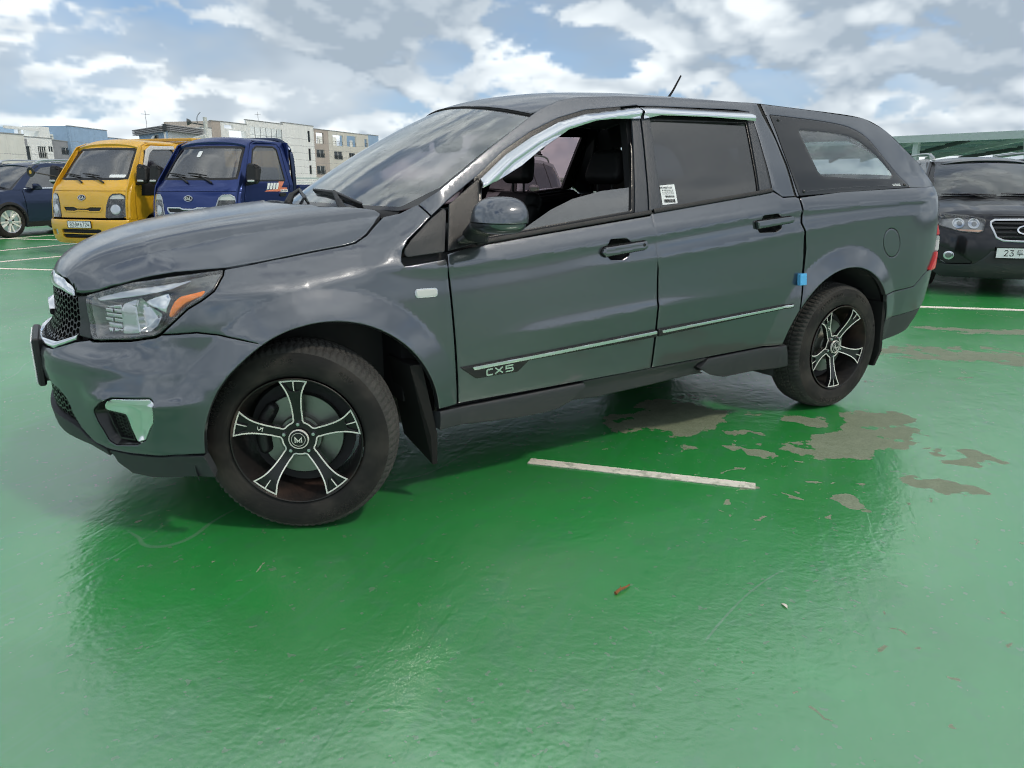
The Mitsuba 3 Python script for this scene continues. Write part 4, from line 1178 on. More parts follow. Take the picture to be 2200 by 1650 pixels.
# -- wipers
def wiper(p0, p1, a0, a1, piv):
    p0, p1 = screen(*[np.array([c]) for c in p0])[0], screen(*[np.array([c]) for c in p1])[0]
    nz = np.array([-.42, 0, .9])
    m_ = np.linspace(0, 1, 9)[:, None]
    blade = hulls([(*(p0 + nz * .016), .006), (*(p1 + nz * .016), .006), (*((p0 + p1) / 2 + nz * .034), .009)])
    rubber = hulls([(*(p0 + nz * .004), .003), (*(p1 + nz * .004), .003), (*(p0 + nz * .014), .004), (*(p1 + nz * .014), .004)])
    mid = (p0 + p1) / 2 + nz * .036
    q = np.array(piv)
    arm = cat(hulls([(*mid, .009), (*(mid * .4 + q * .6 + nz * .012), .011)]), hulls([(*(mid * .4 + q * .6 + nz * .012), .014), (*q, .018)]), hulls([(*q, .018), (*(q - nz * .03), .02)]))
    kw = put(PK, "wiper", cat(blade, rubber), "black_satin", 40)
    put(kw, "wiper_arm", arm, "black_trim", 40)
wiper((-.08, .10), (-.53, .012), 0, 0, (.285, -.545, 1.168))
wiper((.32, .10), (-.10, .03), 0, 0, (.20, -.02, 1.192))

# -- wing mirrors
def rounded(m, step, it):
    v, f = trimesh.remesh.subdivide_to_size(m.vertices, m.faces, step)
    q = trimesh.Trimesh(v, f)
    q.merge_vertices()
    trimesh.smoothing.filter_laplacian(q, lamb=.5, iterations=it)
    return TM(q.vertices, q.faces)
def egg(c, r, e=2.6, z0=-1.0, z1=1.0, shear=(0, 0), n=56):
    """superellipsoid cut between two heights (in its own units), with closed ends"""
    zz = np.sin(np.linspace(math.asin(z0), math.asin(z1), 30))
    th = np.arange(n) * 2 * math.pi / n
    rad = np.maximum(1 - np.abs(zz) ** e, 0) ** (1 / e)
    cx, sy = np.sign(np.cos(th)) * np.abs(np.cos(th)) ** (2 / e), np.sign(np.sin(th)) * np.abs(np.sin(th)) ** (2 / e)
    V = np.stack([c[0] + r[0] * rad[:, None] * cx + shear[0] * zz[:, None], c[1] + r[1] * rad[:, None] * sy + shear[1] * r[1] * sy * rad[:, None] * cx * .25, c[2] + r[2] * zz[:, None] + 0 * cx], -1).reshape(-1, 3)
    m_ = len(zz)
    F = [[i * n + j, i * n + (j + 1) % n, (i + 1) * n + (j + 1) % n] for i in range(m_ - 1) for j in range(n)] + [[i * n + j, (i + 1) * n + (j + 1) % n, (i + 1) * n + j] for i in range(m_ - 1) for j in range(n)]
    V = np.vstack([V, V[:n].mean(0), V[-n:].mean(0)])
    F += [[m_ * n, (j + 1) % n, j] for j in range(n)] + [[m_ * n + 1, (m_ - 1) * n + j, (m_ - 1) * n + (j + 1) % n] for j in range(n)]
    return TM(V, F)
cap = egg((.700, -1.066, 1.142), (.088, .128, .094), 2.7, -.02, .9999, (.012, .25))
lowr = egg((.697, -1.064, 1.141), (.086, .125, .042), 2.5, -.9999, -.03, (-.004, .25))
glass_m = bx(.776, .781, -1.13, -.995, 1.125, 1.20, .002)
armm = cat(hulls([(.655, -.965, 1.118, .028), (.70, -.965, 1.105, .026), (.66, -.905, 1.088, .026), (.715, -.905, 1.078, .024)], 16), hulls([(.62, -.905, 1.065, .012), (.74, -.898, 1.066, .012), (.68, -.905, 1.10, .016)], 14))
for M in (lambda m: m, mirror):
    k = put(PK, "wing_mirror", M(cap), "paint_grey", True)
    put(k, "mirror_base", M(lowr), "paint_grey", 40)
    put(k, "mirror_arm", M(armm), "black_satin", 40)
    put(k, "mirror_glass", M(glass_m), "chrome")

# -- front end
FS = front_shell
fgp = round_poly(G["fog"], .018)
bump = [(-.541, .786), (-.399, .795), (-.317, .785), (-.243, .768), (-.12, .74), (-.30, .369), (-.404, .369), (-.565, .347), (-.72, .335), (-.845, .334), (-.93, .372), (-.972, .402), (-1.022, .503), (-1.076, .536), (-1.15, .550), (T_FRONT, .555), (T_FRONT, .672), (-1.1, .690), (-.985, .726), (-.899, .741), (-.874, .737), (-.677, .756), (-.562, .776)]
bg = round_poly(bump).difference(discs(FA)).difference(fgp)
bl_ = skin(bg, FS, res=.014, depth=.022)
k_bu = put(PK, "front_bumper", cat(bl_, mirror(bl_)), "paint_grey", 46)
lipg = round_poly([(-.845, .330), (-.72, .330), (-.565, .342), (-.404, .364), (-.30, .364), (-.30, .268), (-.434, .268), (-.56, .25), (-.685, .232), (-.80, .232), (-.85, .27)]).difference(discs(FA, FA[2] + .006))
ll = skin(lipg, FS, res=.018, depth=.03)
put(k_bu, "air_dam", ll, "grey_trim", 40)
put(k_bu, "air_dam", mirror(ll), "grey_trim", 40)
chin = round_poly([(-.85, .332), (-.93, .366), (-.976, .397), (-1.02, .41), (-1.1, .42), (T_FRONT, .42), (T_FRONT, .34), (-1.1, .34), (-.95, .33), (-.86, .30)])
cm = skin(chin, FS, res=.02, depth=.03, lift=.004)
put(k_bu, "chin", cat(cm, mirror(cm)), "grey_trim", 40)

def hexnet(g, a, w):
    x0, y0, x1, y1 = g.bounds
    cells, h = [], a * math.sqrt(3)
    i = 0
    x = x0 - a
    while x < x1 + a:
        y = y0 - h + (h / 2 if i % 2 else 0)
        while y < y1 + h:
            cells.append(sg.Polygon([(x + (a - w) * math.cos(k * math.pi / 3), y + (a - w) * .8 * math.sin(k * math.pi / 3)) for k in range(6)]))
            y += h * .8
        x += 1.5 * a
        i += 1
    return g.difference(shapely.union_all(cells))

gg = round_poly([(-1.0, .886), (-.983, .752), (-1.1, .716), (T_FRONT, .700), (T_FRONT, .905), (-1.1, .900)])
lg = round_poly([(-.976, .402), (-1.024, .503), (-1.078, .536), (-1.15, .550), (T_FRONT, .553), (T_FRONT, .424), (-1.1, .424), (-1.02, .413)])
for nm, g, dep in (("grille_mesh", gg, -.006), ("lower_grille_mesh", lg, -.016)):
    net = hexnet(g, .0165, .0028)
    ms = []
    for e in getattr(net, "geoms", [net]):
        if e.area > 1e-6:
            ms.append(panel(e, FS, OUT, res=.012, depth=.010, lift=dep, bevel=0, res_in=.05))
    ms = cat(ms)
    back = panel(g.buffer(.01), FS, OUT, res=.03, depth=0, lift=dep - .035, bevel=0)
    k = put(PK, "grille" if "lower" not in nm else "lower_grille", cat(back, mirror(back)), "black_void")
    put(k, nm, cat(ms, mirror(ms)), "black_gloss", 30)
ct = round_poly([(-.996, .887), (-1.004, .895), (-1.02, .915), (-1.065, .924), (-1.138, .938), (T_FRONT, .948), (T_FRONT, .906), (-1.12, .901), (-1.03, .889)], .003)
cb = round_poly([(-.981, .752), (-1.1, .715), (T_FRONT, .700), (T_FRONT, .676), (-1.1, .693), (-.986, .730)], .002)
for g, l in ((ct, .012), (cb, .006)):
    m = skin(g, FS, res=.010, depth=.022, lift=l, gap=0, bevel=.007)
    put(PK, "grille_chrome", cat(m, mirror(m)), "chrome", 50)
em = hull([(-.86, y, z) for y, z in ((-.055, .80), (.055, .80), (0, .835), (0, .77), (-.03, .825), (.03, .825), (-.03, .775), (.03, .775))] + [(-.835, y, z) for y, z in ((-.07, .80), (.07, .80), (0, .85), (0, .755))])
put(PK, "emblem", moved(em, (.072, 0, 0)), "chrome", 30)
gs = skin(round_poly([(-.998, .889), (-.936, .897), (-.926, .834), (-.902, .763), (-.890, .744), (-.979, .746)], .003), FS, res=.014, depth=.02, lift=-.002)
both("grille_cheek", gs, "grey_trim", 40)

hl = round_poly(G["headlight"], .006)
lens = skin(hl, FS, res=.016, depth=0, lift=.003, gap=.004, bevel=0)
rim_ = skin(hl.buffer(-.003).difference(hl.buffer(-.011)), FS, res=.012, depth=.02, lift=.000, gap=0)
hb = round_poly(G["headlight"][:0] + [(-.935, .74), (-.90, .895), (-.70, .945), (-.516, .972), (-.383, .987), (-.30, .994), (-.30, .97), (-.34, .93), (-.44, .862), (-.55, .785), (-.68, .757), (-.87, .737)])
def housing(t, z):
    p = FS(t, z)
    n = normals_of(FS, np.stack([np.atleast_1d(t), np.atleast_1d(z)], 1), OUT)
    d = shapely.distance(hl.exterior, shapely.points(np.asarray(t, float), np.asarray(z, float)))
    return p - n * (.004 + .062 * smooth01(0, .05, d) * smooth01(-.30, -.50, t))[..., None]
house = panel(hl.buffer(-.004), housing, OUT, res=.010, depth=0, bevel=0)
amb = skin(round_poly(list(spline(G["amber"], 40, True)) if 0 else G["amber"], .006), FS, res=.01, depth=.03, lift=-.010, gap=0, bevel=.004)
ref_g = round_poly(G["reflector"], .008)
def bowl2(t, z):
    p = FS(t, z)
    n = normals_of(FS, np.stack([np.atleast_1d(t), np.atleast_1d(z)], 1), OUT)
    d = shapely.distance(ref_g.exterior, shapely.points(np.asarray(t, float), np.asarray(z, float)))
    return p - n * (.018 + .05 * np.sqrt(np.clip(d / .045, 0, 1)))[..., None]
refl = panel(ref_g, bowl2, OUT, res=.006, depth=.02, bevel=0)
box_ = skin(round_poly(G["lamp_box"], .006), FS, res=.014, depth=.03, lift=-.020, gap=0, bevel=.004)
low_g = round_poly(G["lamp_low"], .004)
cells = []
for i in range(2):
    for j in range(6):
        c = sg.box(-.852 + .052 * i + .006 * (j % 2), .780 + .0165 * j, -.852 + .052 * i + .048 + .006 * (j % 2), .780 + .0165 * j + .0125).intersection(low_g)
        if c.area > 1e-4:
            cells.append(skin(c, FS, res=.010, depth=.016, lift=-.020 - .004 * ((i + j) % 2), gap=0, bevel=.003))
cells = cat(cells)
fin_g = round_poly([(-.64, .898), (-.53, .935), (-.515, .91), (-.53, .86), (-.575, .876)], .004)
fins = skin(fin_g, FS, res=.012, depth=.02, lift=-.018, gap=0, bevel=.004)
brow = skin(round_poly([(-.90, .893), (-.70, .944), (-.516, .970), (-.40, .982), (-.52, .945), (-.68, .912), (-.86, .885)], .003), FS, res=.014, depth=.02, lift=-.012, gap=0)
for M in (lambda m: m, mirror):
    k = put(PK, "headlight", M(house), "lamp_housing", 60)
    put(k, "lens", M(lens), "clear_lens", 60)
    put(k, "bezel", M(rim_), "black_gloss", 40)
    put(k, "indicator", M(amb), "amber_lens", 40)
    put(k, "reflector", M(refl), "chrome_soft", 60)
    put(k, "lamp_shroud", M(box_), "chrome_soft", 40)
    put(k, "lamp_grid", M(cells), "chrome_soft", 30)
    put(k, "fin", M(fins), "chrome", 40)
    put(k, "brow", M(brow), "chrome_soft", 40)

def fogbowl(t, z):
    p = FS(t, z)
    n = normals_of(FS, np.stack([np.atleast_1d(t), np.atleast_1d(z)], 1), OUT)
    d = shapely.distance(fgp.exterior, shapely.points(np.asarray(t, float), np.asarray(z, float)))
    return p - n * (.004 + .060 * smooth01(0, .035, d))[..., None]
fb = panel(fgp.buffer(-.001), fogbowl, OUT, res=.010, depth=0, bevel=0)
fcg = round_poly(G["fogchrome"], .008)
fm = round_poly(G["fogmesh"], .003)
def fogchr(t, z):
    p = FS(t, z)
    n = normals_of(FS, np.stack([np.atleast_1d(t), np.atleast_1d(z)], 1), OUT)
    d = shapely.distance(fcg.exterior, shapely.points(np.asarray(t, float), np.asarray(z, float)))
    fold = .012 * np.abs(np.asarray(z) - (.49 + .10 * (np.asarray(t) + .6))) / .06
    return p - n * (.004 + .016 * smooth01(0, .06, d) + .5 * fold * smooth01(.0, .02, d))[..., None]
fc = panel(fcg.difference(fm.buffer(.002)), fogchr, OUT, res=.007, depth=.012, bevel=.002)
fmn = hexnet(fm, .010, .002)
fmm = cat([panel(e, FS, OUT, res=.010, depth=.006, lift=-.016, bevel=0, res_in=.05) for e in getattr(fmn, "geoms", [fmn]) if e.area > 1e-6])
fmr = skin(fm.difference(fm.buffer(-.006)), FS, res=.01, depth=.02, lift=-.008, gap=0, bevel=.001)
for M in (lambda m: m, mirror):
    k = put(PK, "fog_recess", M(fb), "black_gloss", 60)
    put(k, "fog_surround", M(fc), "chrome", 25)
    put(k, "fog_mesh", M(fmm), "black_satin", 30)
    put(k, "fog_mesh_frame", M(fmr), "black_satin", 30)

kp = put(PK, "number_plate", bx(-.868, -.863, -.168, .168, .525, .695, .002), "white_paper")
put(kp, "plate_holder", cat(bx(-.862, -.835, -.178, .178, .515, .705, .006), bx(-.84, -.79, -.16, .16, .53, .70, .004)), "black_satin")

# -- inner body, arches, floor
inn = sg.Polygon([(-.62, .36), (-.60, .70), (-.30, .93), (.25, 1.0), (.6, 1.02), (2.55, 1.14), (3.85, 1.2), (3.85, .36)])
inn = inn.difference(discs(FA, FA[2] + .03)).difference(discs(RA, RA[2] + .03))
ib = cat([panel(e, lambda t, z: shell(t, z, True) + np.array([0, .045, 0]), OUT, res=.05, depth=0, bevel=0) for e in getattr(inn, "geoms", [inn])])
floor_ = cat(bx(.54, 2.52, -.80, .80, .33, .40), bx(-.45, .54, -.50, .50, .34, .40), bx(2.52, 3.52, -.55, .55, .34, .40), bx(3.52, 3.9, -.75, .75, .36, .42))
arch = []
for A in (FA, RA):
    r = A[2] + .028
    th = np.linspace(-.25, math.pi + .25, 40)
    V = np.array([[(A[0] + r * math.cos(q), y, A[1] + r * math.sin(q))] for y in (-.835 if A is FA else -.885, -.60) for q in th]).reshape(-1, 3)
    n = len(th)
    F = [[i, i + 1, n + i + 1] for i in range(n - 1)] + [[i, n + i + 1, n + i] for i in range(n - 1)]
    wall = [(A[0] + r * math.cos(q), -.60, A[1] + r * math.sin(q)) for q in th]
    V2 = np.vstack([V, wall, [(A[0], -.60, A[1])]])
    F2 = F + [[2 * n + i, 2 * n + i + 1, 3 * n] for i in range(n - 1)]
    arch.append(TM(V2, F2))
put(PK, "inner_body", cat(ib, mirror(ib)), "black_void")
put(PK, "underbody", cat(floor_, bx(-.35, -.1, -.58, .58, .20, .45), bx(2.9, 3.1, -.6, .6, .26, .40), bx(.9, 2.4, -.45, -.30, .24, .34), bx(.9, 2.4, .30, .45, .24, .34)), "black_void")
for a_ in arch:
    both("wheel_arch_liner", a_, "black_void", 60)
fl = []
for x0, x1, zt, zb in ((.40, .43, .60, .165),):
    fl.append(hull([(x0 - .02, -.93, zt), (x1, -.93, zt), (x0 + .06, -.93, .30), (x1 + .06, -.93, .30), (x0 + .075, -.91, zb), (x1 + .065, -.91, zb), (x0 - .02, -.70, zt), (x1, -.70, zt), (x0 + .04, -.70, zb + .08), (x1 + .03, -.70, zb + .08)]))
both("mud_flap", fl[0], "flap_rubber", 30)
both("mud_flap", hull([(3.40, -.925, .60), (3.43, -.925, .60), (3.425, -.925, .30), (3.45, -.925, .30), (3.42, -.90, .205), (3.44, -.90, .205), (3.40, -.70, .60), (3.43, -.70, .60), (3.41, -.70, .205), (3.43, -.70, .205)]), "flap_rubber", 30)

# -- cabin
def seat(x, y, kind):
    ku = put(PK, "seat", cat(hulls([(x - .42, y - .19, .72, .07), (x - .42, y + .19, .72, .07), (x + .05, y - .20, .68, .09), (x + .05, y + .20, .68, .09)])), "leather", 40)
    put(ku, "backrest", cat(hulls([(x, y - .19, .75, .07), (x, y + .19, .75, .07), (x + .17, y - .15, 1.17, .06), (x + .17, y + .15, 1.17, .06)]), hulls([(x - .03, y - .22, .80, .05), (x + .14, y - .19, 1.12, .045)]), hulls([(x - .03, y + .22, .80, .05), (x + .14, y + .19, 1.12, .045)])), "leather", 40)
    put(ku, "headrest", cat(hulls([(x + .165, y - .10, 1.315, .042), (x + .165, y + .10, 1.315, .042), (x + .185, y - .085, 1.405, .038), (x + .185, y + .085, 1.405, .038)]), tube([(x + .17, y - .06, 1.2), (x + .17, y - .06, 1.33)], .007, 8), tube([(x + .17, y + .06, 1.2), (x + .17, y + .06, 1.33)], .007, 8)), "leather", 40)
seat(1.50, .37, 0)
seat(1.58, -.36, 0)
kb = put(PK, "rear_seat", hulls([(1.98, -.6, .76, .08), (1.98, .6, .76, .08), (2.38, -.6, .72, .08), (2.38, .6, .72, .08)]), "leather", 40)
put(kb, "backrest", hulls([(2.36, -.60, .8, .06), (2.36, .60, .8, .06), (2.46, -.58, 1.16, .05), (2.46, .58, 1.16, .05)]), "leather", 40)
put(PK, "dashboard", hulls([(.48, -.70, 1.06, .05), (.48, .70, 1.06, .05), (.86, -.70, 1.04, .06), (.86, .70, 1.04, .06), (.84, -.70, .8, .06), (.84, .70, .8, .06)]), "cabin_plastic", 40)
wc = np.array([1.02, -.36, 1.05])
th = np.arange(40) * 2 * math.pi / 40
ax = np.array([.85, 0, .53]); e1 = np.array([0, 1, 0]); e2 = np.cross(ax, e1)
put(PK, "steering_wheel", cat(tube([wc + .185 * (math.cos(q) * e1 + math.sin(q) * e2) for q in th], .015, 8, True), tube([wc - .18 * e1, wc + .18 * e1], .02, 8), tube([wc, wc - ax * .2], .035, 10), tube([wc, wc - .18 * e2], .02, 8)), "cabin_plastic", 40)
put(PK, "cabin_tub", cat(bx(.45, 2.54, -.80, .80, .42, .48), bx(.40, .46, -.80, .80, .42, 1.05), bx(2.50, 2.53, -.80, .80, .45, 1.16), bx(2.50, 2.53, -.70, -.55, 1.1, 1.62), bx(2.50, 2.53, .55, .70, 1.1, 1.62), bx(2.50, 2.53, -.6, .6, 1.5, 1.64)), "cabin_plastic")
dcard = cat([panel(sg.Polygon([(.62, .5), (.68, 1.03), (1.6, 1.13), (2.42, 1.215), (2.42, .6), (2.3, .5)]), lambda t, z: shell(t, z, True) + np.array([0, .075, 0]), OUT, res=.06, depth=0, bevel=0), panel(sg.Polygon([(.68, 1.03), (1.6, 1.13), (2.42, 1.215), (2.42, 1.19), (1.6, 1.105), (.68, 1.005)]), lambda t, z: shell(t, z, True) + np.stack([0 * t, .02 + 0 * t, 0 * t], -1), OUT, res=.04, depth=.06, bevel=0)])
both("door_card", dcard, "cabin_plastic", 40)
bp = panel(sg.Polygon([(1.53, 1.14), (1.66, 1.14), (1.76, 1.615), (1.64, 1.60)]), lambda t, z: shell(t, z, True) + np.array([0, .035, 0]), OUT, res=.05, depth=.05, bevel=0)
both("inner_pillar", bp, "cabin_plastic", 40)
hd = panel(sg.box(1.12, -.60, 2.5, .60), lambda x, y: roof(x, y) - np.array([0, 0, .05]), 1, res=.08, depth=.01, bevel=0)
put(PK, "headliner", hd, "headliner", 40)
put(PK, "interior_mirror", hulls([(1.03, -.10, 1.49, .028), (1.04, .13, 1.49, .028), (1.03, -.10, 1.45, .024), (1.04, .13, 1.45, .024)]), "cabin_plastic", 40)
put(PK, "sun_shade", box((1.02, .26, 1.475), (.02, .08, .075), .006), "cabin_plastic")
put(PK, "bed_floor", cat(bx(2.62, 3.9, -.78, .78, .62, .66), bx(2.60, 2.64, -.80, .80, .6, 1.22)), "black_trim")

# -- wheels
def tyre_mesh(na=420):
    R0 = .366
    prof = [(.245, -.128), (.252, -.136), (.268, -.141), (.295, -.1445), (.318, -.142), (.337, -.134), (.349, -.124), (.3555, -.114)]
    ys = np.r_[np.linspace(-.106, .052, 41)]
    crown = .3665 - .010 * ((ys + .027) / .08) ** 2
    P_ = np.vstack([prof, np.stack([crown, ys], 1), [(.3555, .060), (.345, .074), (.32, .088), (.28, .090), (.25, .076)]])
    th = np.arange(na) * 2 * math.pi / na
    rr = np.repeat(P_[:, :1], na, 1)
    yy = np.repeat(P_[:, 1:], na, 1)
    i0, i1 = 6, len(prof) + 41
    u = th * 84 / (2 * math.pi)
    for i in range(i0, i1):
        y = P_[i, 1]
        groove = 0.0
        for gy, gw in ((-.072, .0045), (-.027, .005), (.018, .0045)):
            if abs(y - gy) < gw:
                groove = .010
        s = np.abs(y + .027)
        ph = u + (8 * s if s < .05 else 3 * s) * (1 if y < -.027 else -1) * 1.6
        lat = ((ph % 1.0) < .24) * (.0055 if s > .05 else .007)
        sip = (((ph * 2 + .5) % 1.0) < .18) * .003
        rr[i] -= np.maximum(np.maximum(groove, lat), sip)
    # raised rings of the sidewall
    for i in range(1, 6):
        rr[i] = rr[i]
    V = np.stack([rr * np.cos(th), yy, rr * np.sin(th)], -1).reshape(-1, 3)
    F = []
    m = len(P_)
    j = np.arange(na)
    for i in range(m - 1):
        a, b, c, d = i * na + j, i * na + (j + 1) % na, (i + 1) * na + (j + 1) % na, (i + 1) * na + j
        F += [np.stack([a, b, c], 1), np.stack([a, c, d], 1)]
    F = np.vstack(F)
    row = F.min(1) // na
    tr = (row >= i0 - 1) & (row < i1 + 1)
    return TM(V, F[~tr]), TM(V, F[tr])

def arc_text(text, r0, h, a_mid, y, spread=1.0, d=.0012):
    """raised lettering round the sidewall (r0: base radius), read from outside"""
    out, w = [], []
    ms = [words(c, h, d, True) if c != " " else None for c in text]
    ws = [(m.vertices[:, 0].max() - m.vertices[:, 0].min()) + h * .28 if m is not None else h * .5 for m in ms]
    tot = sum(ws) * spread
    s = -tot / 2
    for m, wd in zip(ms, ws):
        a = a_mid - (s + wd * spread / 2) / r0
        s += wd * spread
        if m is None:
            continue
        er = np.array([math.cos(a), 0, math.sin(a)])
        et = np.array([math.sin(a), 0, -math.cos(a)])
        v = np.array(m.vertices)
        out.append(TM(er * (r0 + h / 2) + v[:, :1] * et + v[:, 1:2] * er + np.array([0, 1., 0]) * (y - v[:, 2:]), m.faces))
    return cat(out)

RR = .2435
def star():
    half = [(.052, .008), (.070, .0185), (.090, .0195), (.120, .0200), (.150, .0225), (.180, .0285), (.202, .0370), (.221, .0470), (.2295, .0515)]
    sp = spline(half, 30)
    ap = []
    out = []
    for k in range(5):
        a = math.pi / 2 + k * 2 * math.pi / 5
        c, s = math.cos(a), math.sin(a)
        pts = [(r, -w) for r, w in sp] + [(.2325, -.026), (.2335, 0), (.2325, .026)] + [(r, w) for r, w in sp[::-1]]
        out.append(sg.Polygon([(r * c - w * s, r * s + w * c) for r, w in pts]).buffer(0))
    g = shapely.union_all(out + [sg.Point(0, 0).buffer(.066, quad_segs=24)])
    return g.buffer(.012).buffer(-.012)
STAR = star()
def spoke_y(r):
    return -.098 - .034 * smooth01(.05, .235, r) + .0
def dish(u, v):
    r = np.hypot(u, v)
    return np.stack([u, spoke_y(r), v], -1)
def star_piece(g, lift, depth, res=.006, bevel=.001):
    m = []
    for e in getattr(g, "geoms", [g]):
        if e.geom_type == "Polygon" and e.area > 2e-6:
            m.append(panel(e, dish, 1 if normals_of(dish, np.array([[.1, .02]]), 1.)[0][1] < 0 else -1, res=res, depth=depth, lift=lift, bevel=bevel))
    return cat(m)
pockets, ridges = [], []
for k in range(5):
    a = math.pi / 2 + k * 2 * math.pi / 5
    R2 = lambda pts: sg.Polygon([(r * math.cos(a) - w * math.sin(a), r * math.sin(a) + w * math.cos(a)) for r, w in pts])
    for s in (-1, 1):
        pockets.append(R2([(.188, s * .004), (.190, s * .016), (.212, s * .030), (.2255, s * .040), (.228, s * .005)]).buffer(-.002).buffer(.002))
    ridges.append(R2([(.192, -.0015), (.192, .0015), (.231, .0025), (.231, -.0025)]))
POCK = shapely.union_all(pockets)
edge_g = STAR.difference(STAR.buffer(-.0052)).difference(sg.Point(0, 0).buffer(.05))
mark = strokes([[(-.013, .008), (-.013, -.008), (.0, .006), (.013, -.008), (.013, .008)], [(-.006, -.008), (-.006, .002)], [(.006, -.008), (.006, .002)]], .0028, .0012)
def wheel_parts():
    out = {}
    body = star_piece(STAR.difference(POCK), 0, .022, .007, .0015)
    pk = star_piece(POCK.buffer(.001), -.009, 0, .008, 0)
    barrel = lathe([(.2435, -.139), (.2415, -.1415), (.2385, -.1405), (.2355, -.134), (.228, -.100), (.216, -.05), (.212, .06), (.236, .08)], 96)
    out["rim"] = cat(barrel)
    out["spokes"] = cat(body, pk)
    out["machined"] = cat(star_piece(edge_g, .0012, .002, .005, .0004), star_piece(shapely.union_all(ridges), .0010, .003, .005, .0004))
    out["cap"] = cat(lathe([(.0001, -.118), (.030, -.117), (.034, -.114), (.036, -.106), (.036, -.085)], 40))
    out["ring"] = lathe([(.0335, -.1150), (.0345, -.1172), (.037, -.1165), (.0380, -.108)], 40)
    o = np.array([0, -.1182, 0])
    out["capmark"] = cat(in_frame(moved(strokes([[(-.012, -.010), (-.012, .010), (.0, -.004), (.012, .010), (.012, -.010)], [(-.005, -.010), (-.005, .000)], [(.005, -.010), (.005, .000)]], .003, .001), (0, -.002, 0)), (o, [1, 0, 0], [0, 0, 1], [0, -1, 0])), in_frame(extr(sg.Point(0, 0).buffer(.026).difference(sg.Point(0, 0).buffer(.0245)), .0008), (o, [1, 0, 0], [0, 0, 1], [0, -1, 0])))
    a = math.pi / 2 + 2 * math.pi / 5
    er = np.array([math.cos(a), 0, math.sin(a)])
    et = np.array([math.sin(a), 0, -math.cos(a)])
    ym = spoke_y(np.array(.148)) - .0006
    out["spokemark"] = in_frame(mark, (er * .148 + [0, float(ym), 0], -er, et * -1, [0, -1, 0]))
    nuts = []
    for k in range(5):
        b = math.pi / 2 + k * 2 * math.pi / 5
        nuts.append(moved(lathe([(.0001, -.112), (.0065, -.111), (.008, -.104), (.008, -.09)], 12), (.057 * math.cos(b), 0, .057 * math.sin(b))))
    out["nuts"] = nuts
    out["hubface"] = lathe([(.0001, -.099), (.066, -.099), (.068, -.08)], 40)
    disc = lathe([(.05, -.045), (.155, -.045), (.157, -.040), (.157, -.022), (.155, -.018), (.05, -.018)], 64)
    hat = lathe([(.0001, -.075), (.078, -.075), (.082, -.07), (.082, -.04)], 40)
    out["disc"] = cat(disc, hat)
    out["drum"] = lathe([(.20, -.01), (.0001, -.01)], 48)
    cal = []
    for q in np.linspace(2.35, 3.5, 7):
        cal.append((.150 * math.cos(q), -.055, .150 * math.sin(q), .022))
        cal.append((.135 * math.cos(q), .0, .135 * math.sin(q), .028))
    out["caliper"] = cat(hulls(cal[:8]), hulls(cal[6:]), hulls([(-.13, -.055, .075, .016), (-.105, -.06, .09, .014)]))
    return out
WP = wheel_parts()
TY = tyre_mesh()
letters = [arc_text("H/T 3.2", .300, .018, math.pi / 2 + .15, -.1432), arc_text("HANKOOK", .298, .024, -math.pi / 3.0, -.1432), arc_text("DYNAPRO", .298, .024, 2.6, -.1432), arc_text("SUV", .300, .018, .9, -.1432)]
PLY = {}
def shared(name, mesh, mat, sm):
    if name not in PLY:
        PLY[name] = mikit.ply(mesh, mat, smooth=sm)
    return PLY[name]
for (cx, cy, rz, spin, front) in ((0, -.77, -.482, 0, 1), (3.06, -.77, 0, -.64, 0), (0, .77, math.pi - .482, 0, 1), (3.06, .77, math.pi, 0, 0)):
    B = xform((cx, cy, .360), rz)
    c, s = math.cos(spin), math.sin(spin)
    S = np.eye(4)
    S[0, 0], S[0, 2], S[2, 0], S[2, 2] = c, -s, s, c
    W = B @ S
    kw = put(PK, "wheel", shared("rim", WP["rim"], "rim_dusty", 30), None, xf=W)
    put(kw, "tyre", shared("tyre", TY[0], "tyre_rubber", 35), None, xf=W)
    put(kw, "tread", shared("tread", TY[1], "tread_rubber", 30), None, xf=W)
    if cy < 0:
        for i, lt in enumerate(letters):
            put(kw, "tyre_lettering", shared(f"letters{i}", lt, "tyre_rubber", False), None, xf=W)
    put(kw, "spokes", shared("spokes", WP["spokes"], "black_gloss", 40), None, xf=W)
    put(kw, "spoke_edges", shared("machined", WP["machined"], "machined", 40), None, xf=W)
    put(kw, "hub", shared("hubface", WP["hubface"], "black_gloss", 40), None, xf=W)
    put(kw, "cap", shared("cap", WP["cap"], "black_gloss", 40), None, xf=W)
    put(kw, "cap_ring", shared("ring", WP["ring"], "machined", 40), None, xf=W)
    put(kw, "cap_mark", shared("capmark", WP["capmark"], "machined", False), None, xf=W)
    put(kw, "spoke_mark", shared("spokemark", WP["spokemark"], "machined", False), None, xf=W)
    if cy < 0:
        for i, nm in enumerate(WP["nuts"]):
            put(kw, "wheel_nut", shared(f"nut{i}", nm, "chrome_soft", 40), None, xf=W)
    put(kw, "brake_disc", shared("disc", WP["disc"], "disc_steel", 40), None, xf=B)
    put(kw, "brake_caliper", shared("caliper", WP["caliper"], "black_satin", 40), None, xf=B)
    put(kw, "back_plate", shared("drum", WP["drum"], "black_void", False), None, xf=B)
# ------------------------------------------------------------------ the other vehicles
def ribbon_fn(fn, out, **k):
    return lambda g, **kk: panel(g, fn, out, **{**k, **kk})

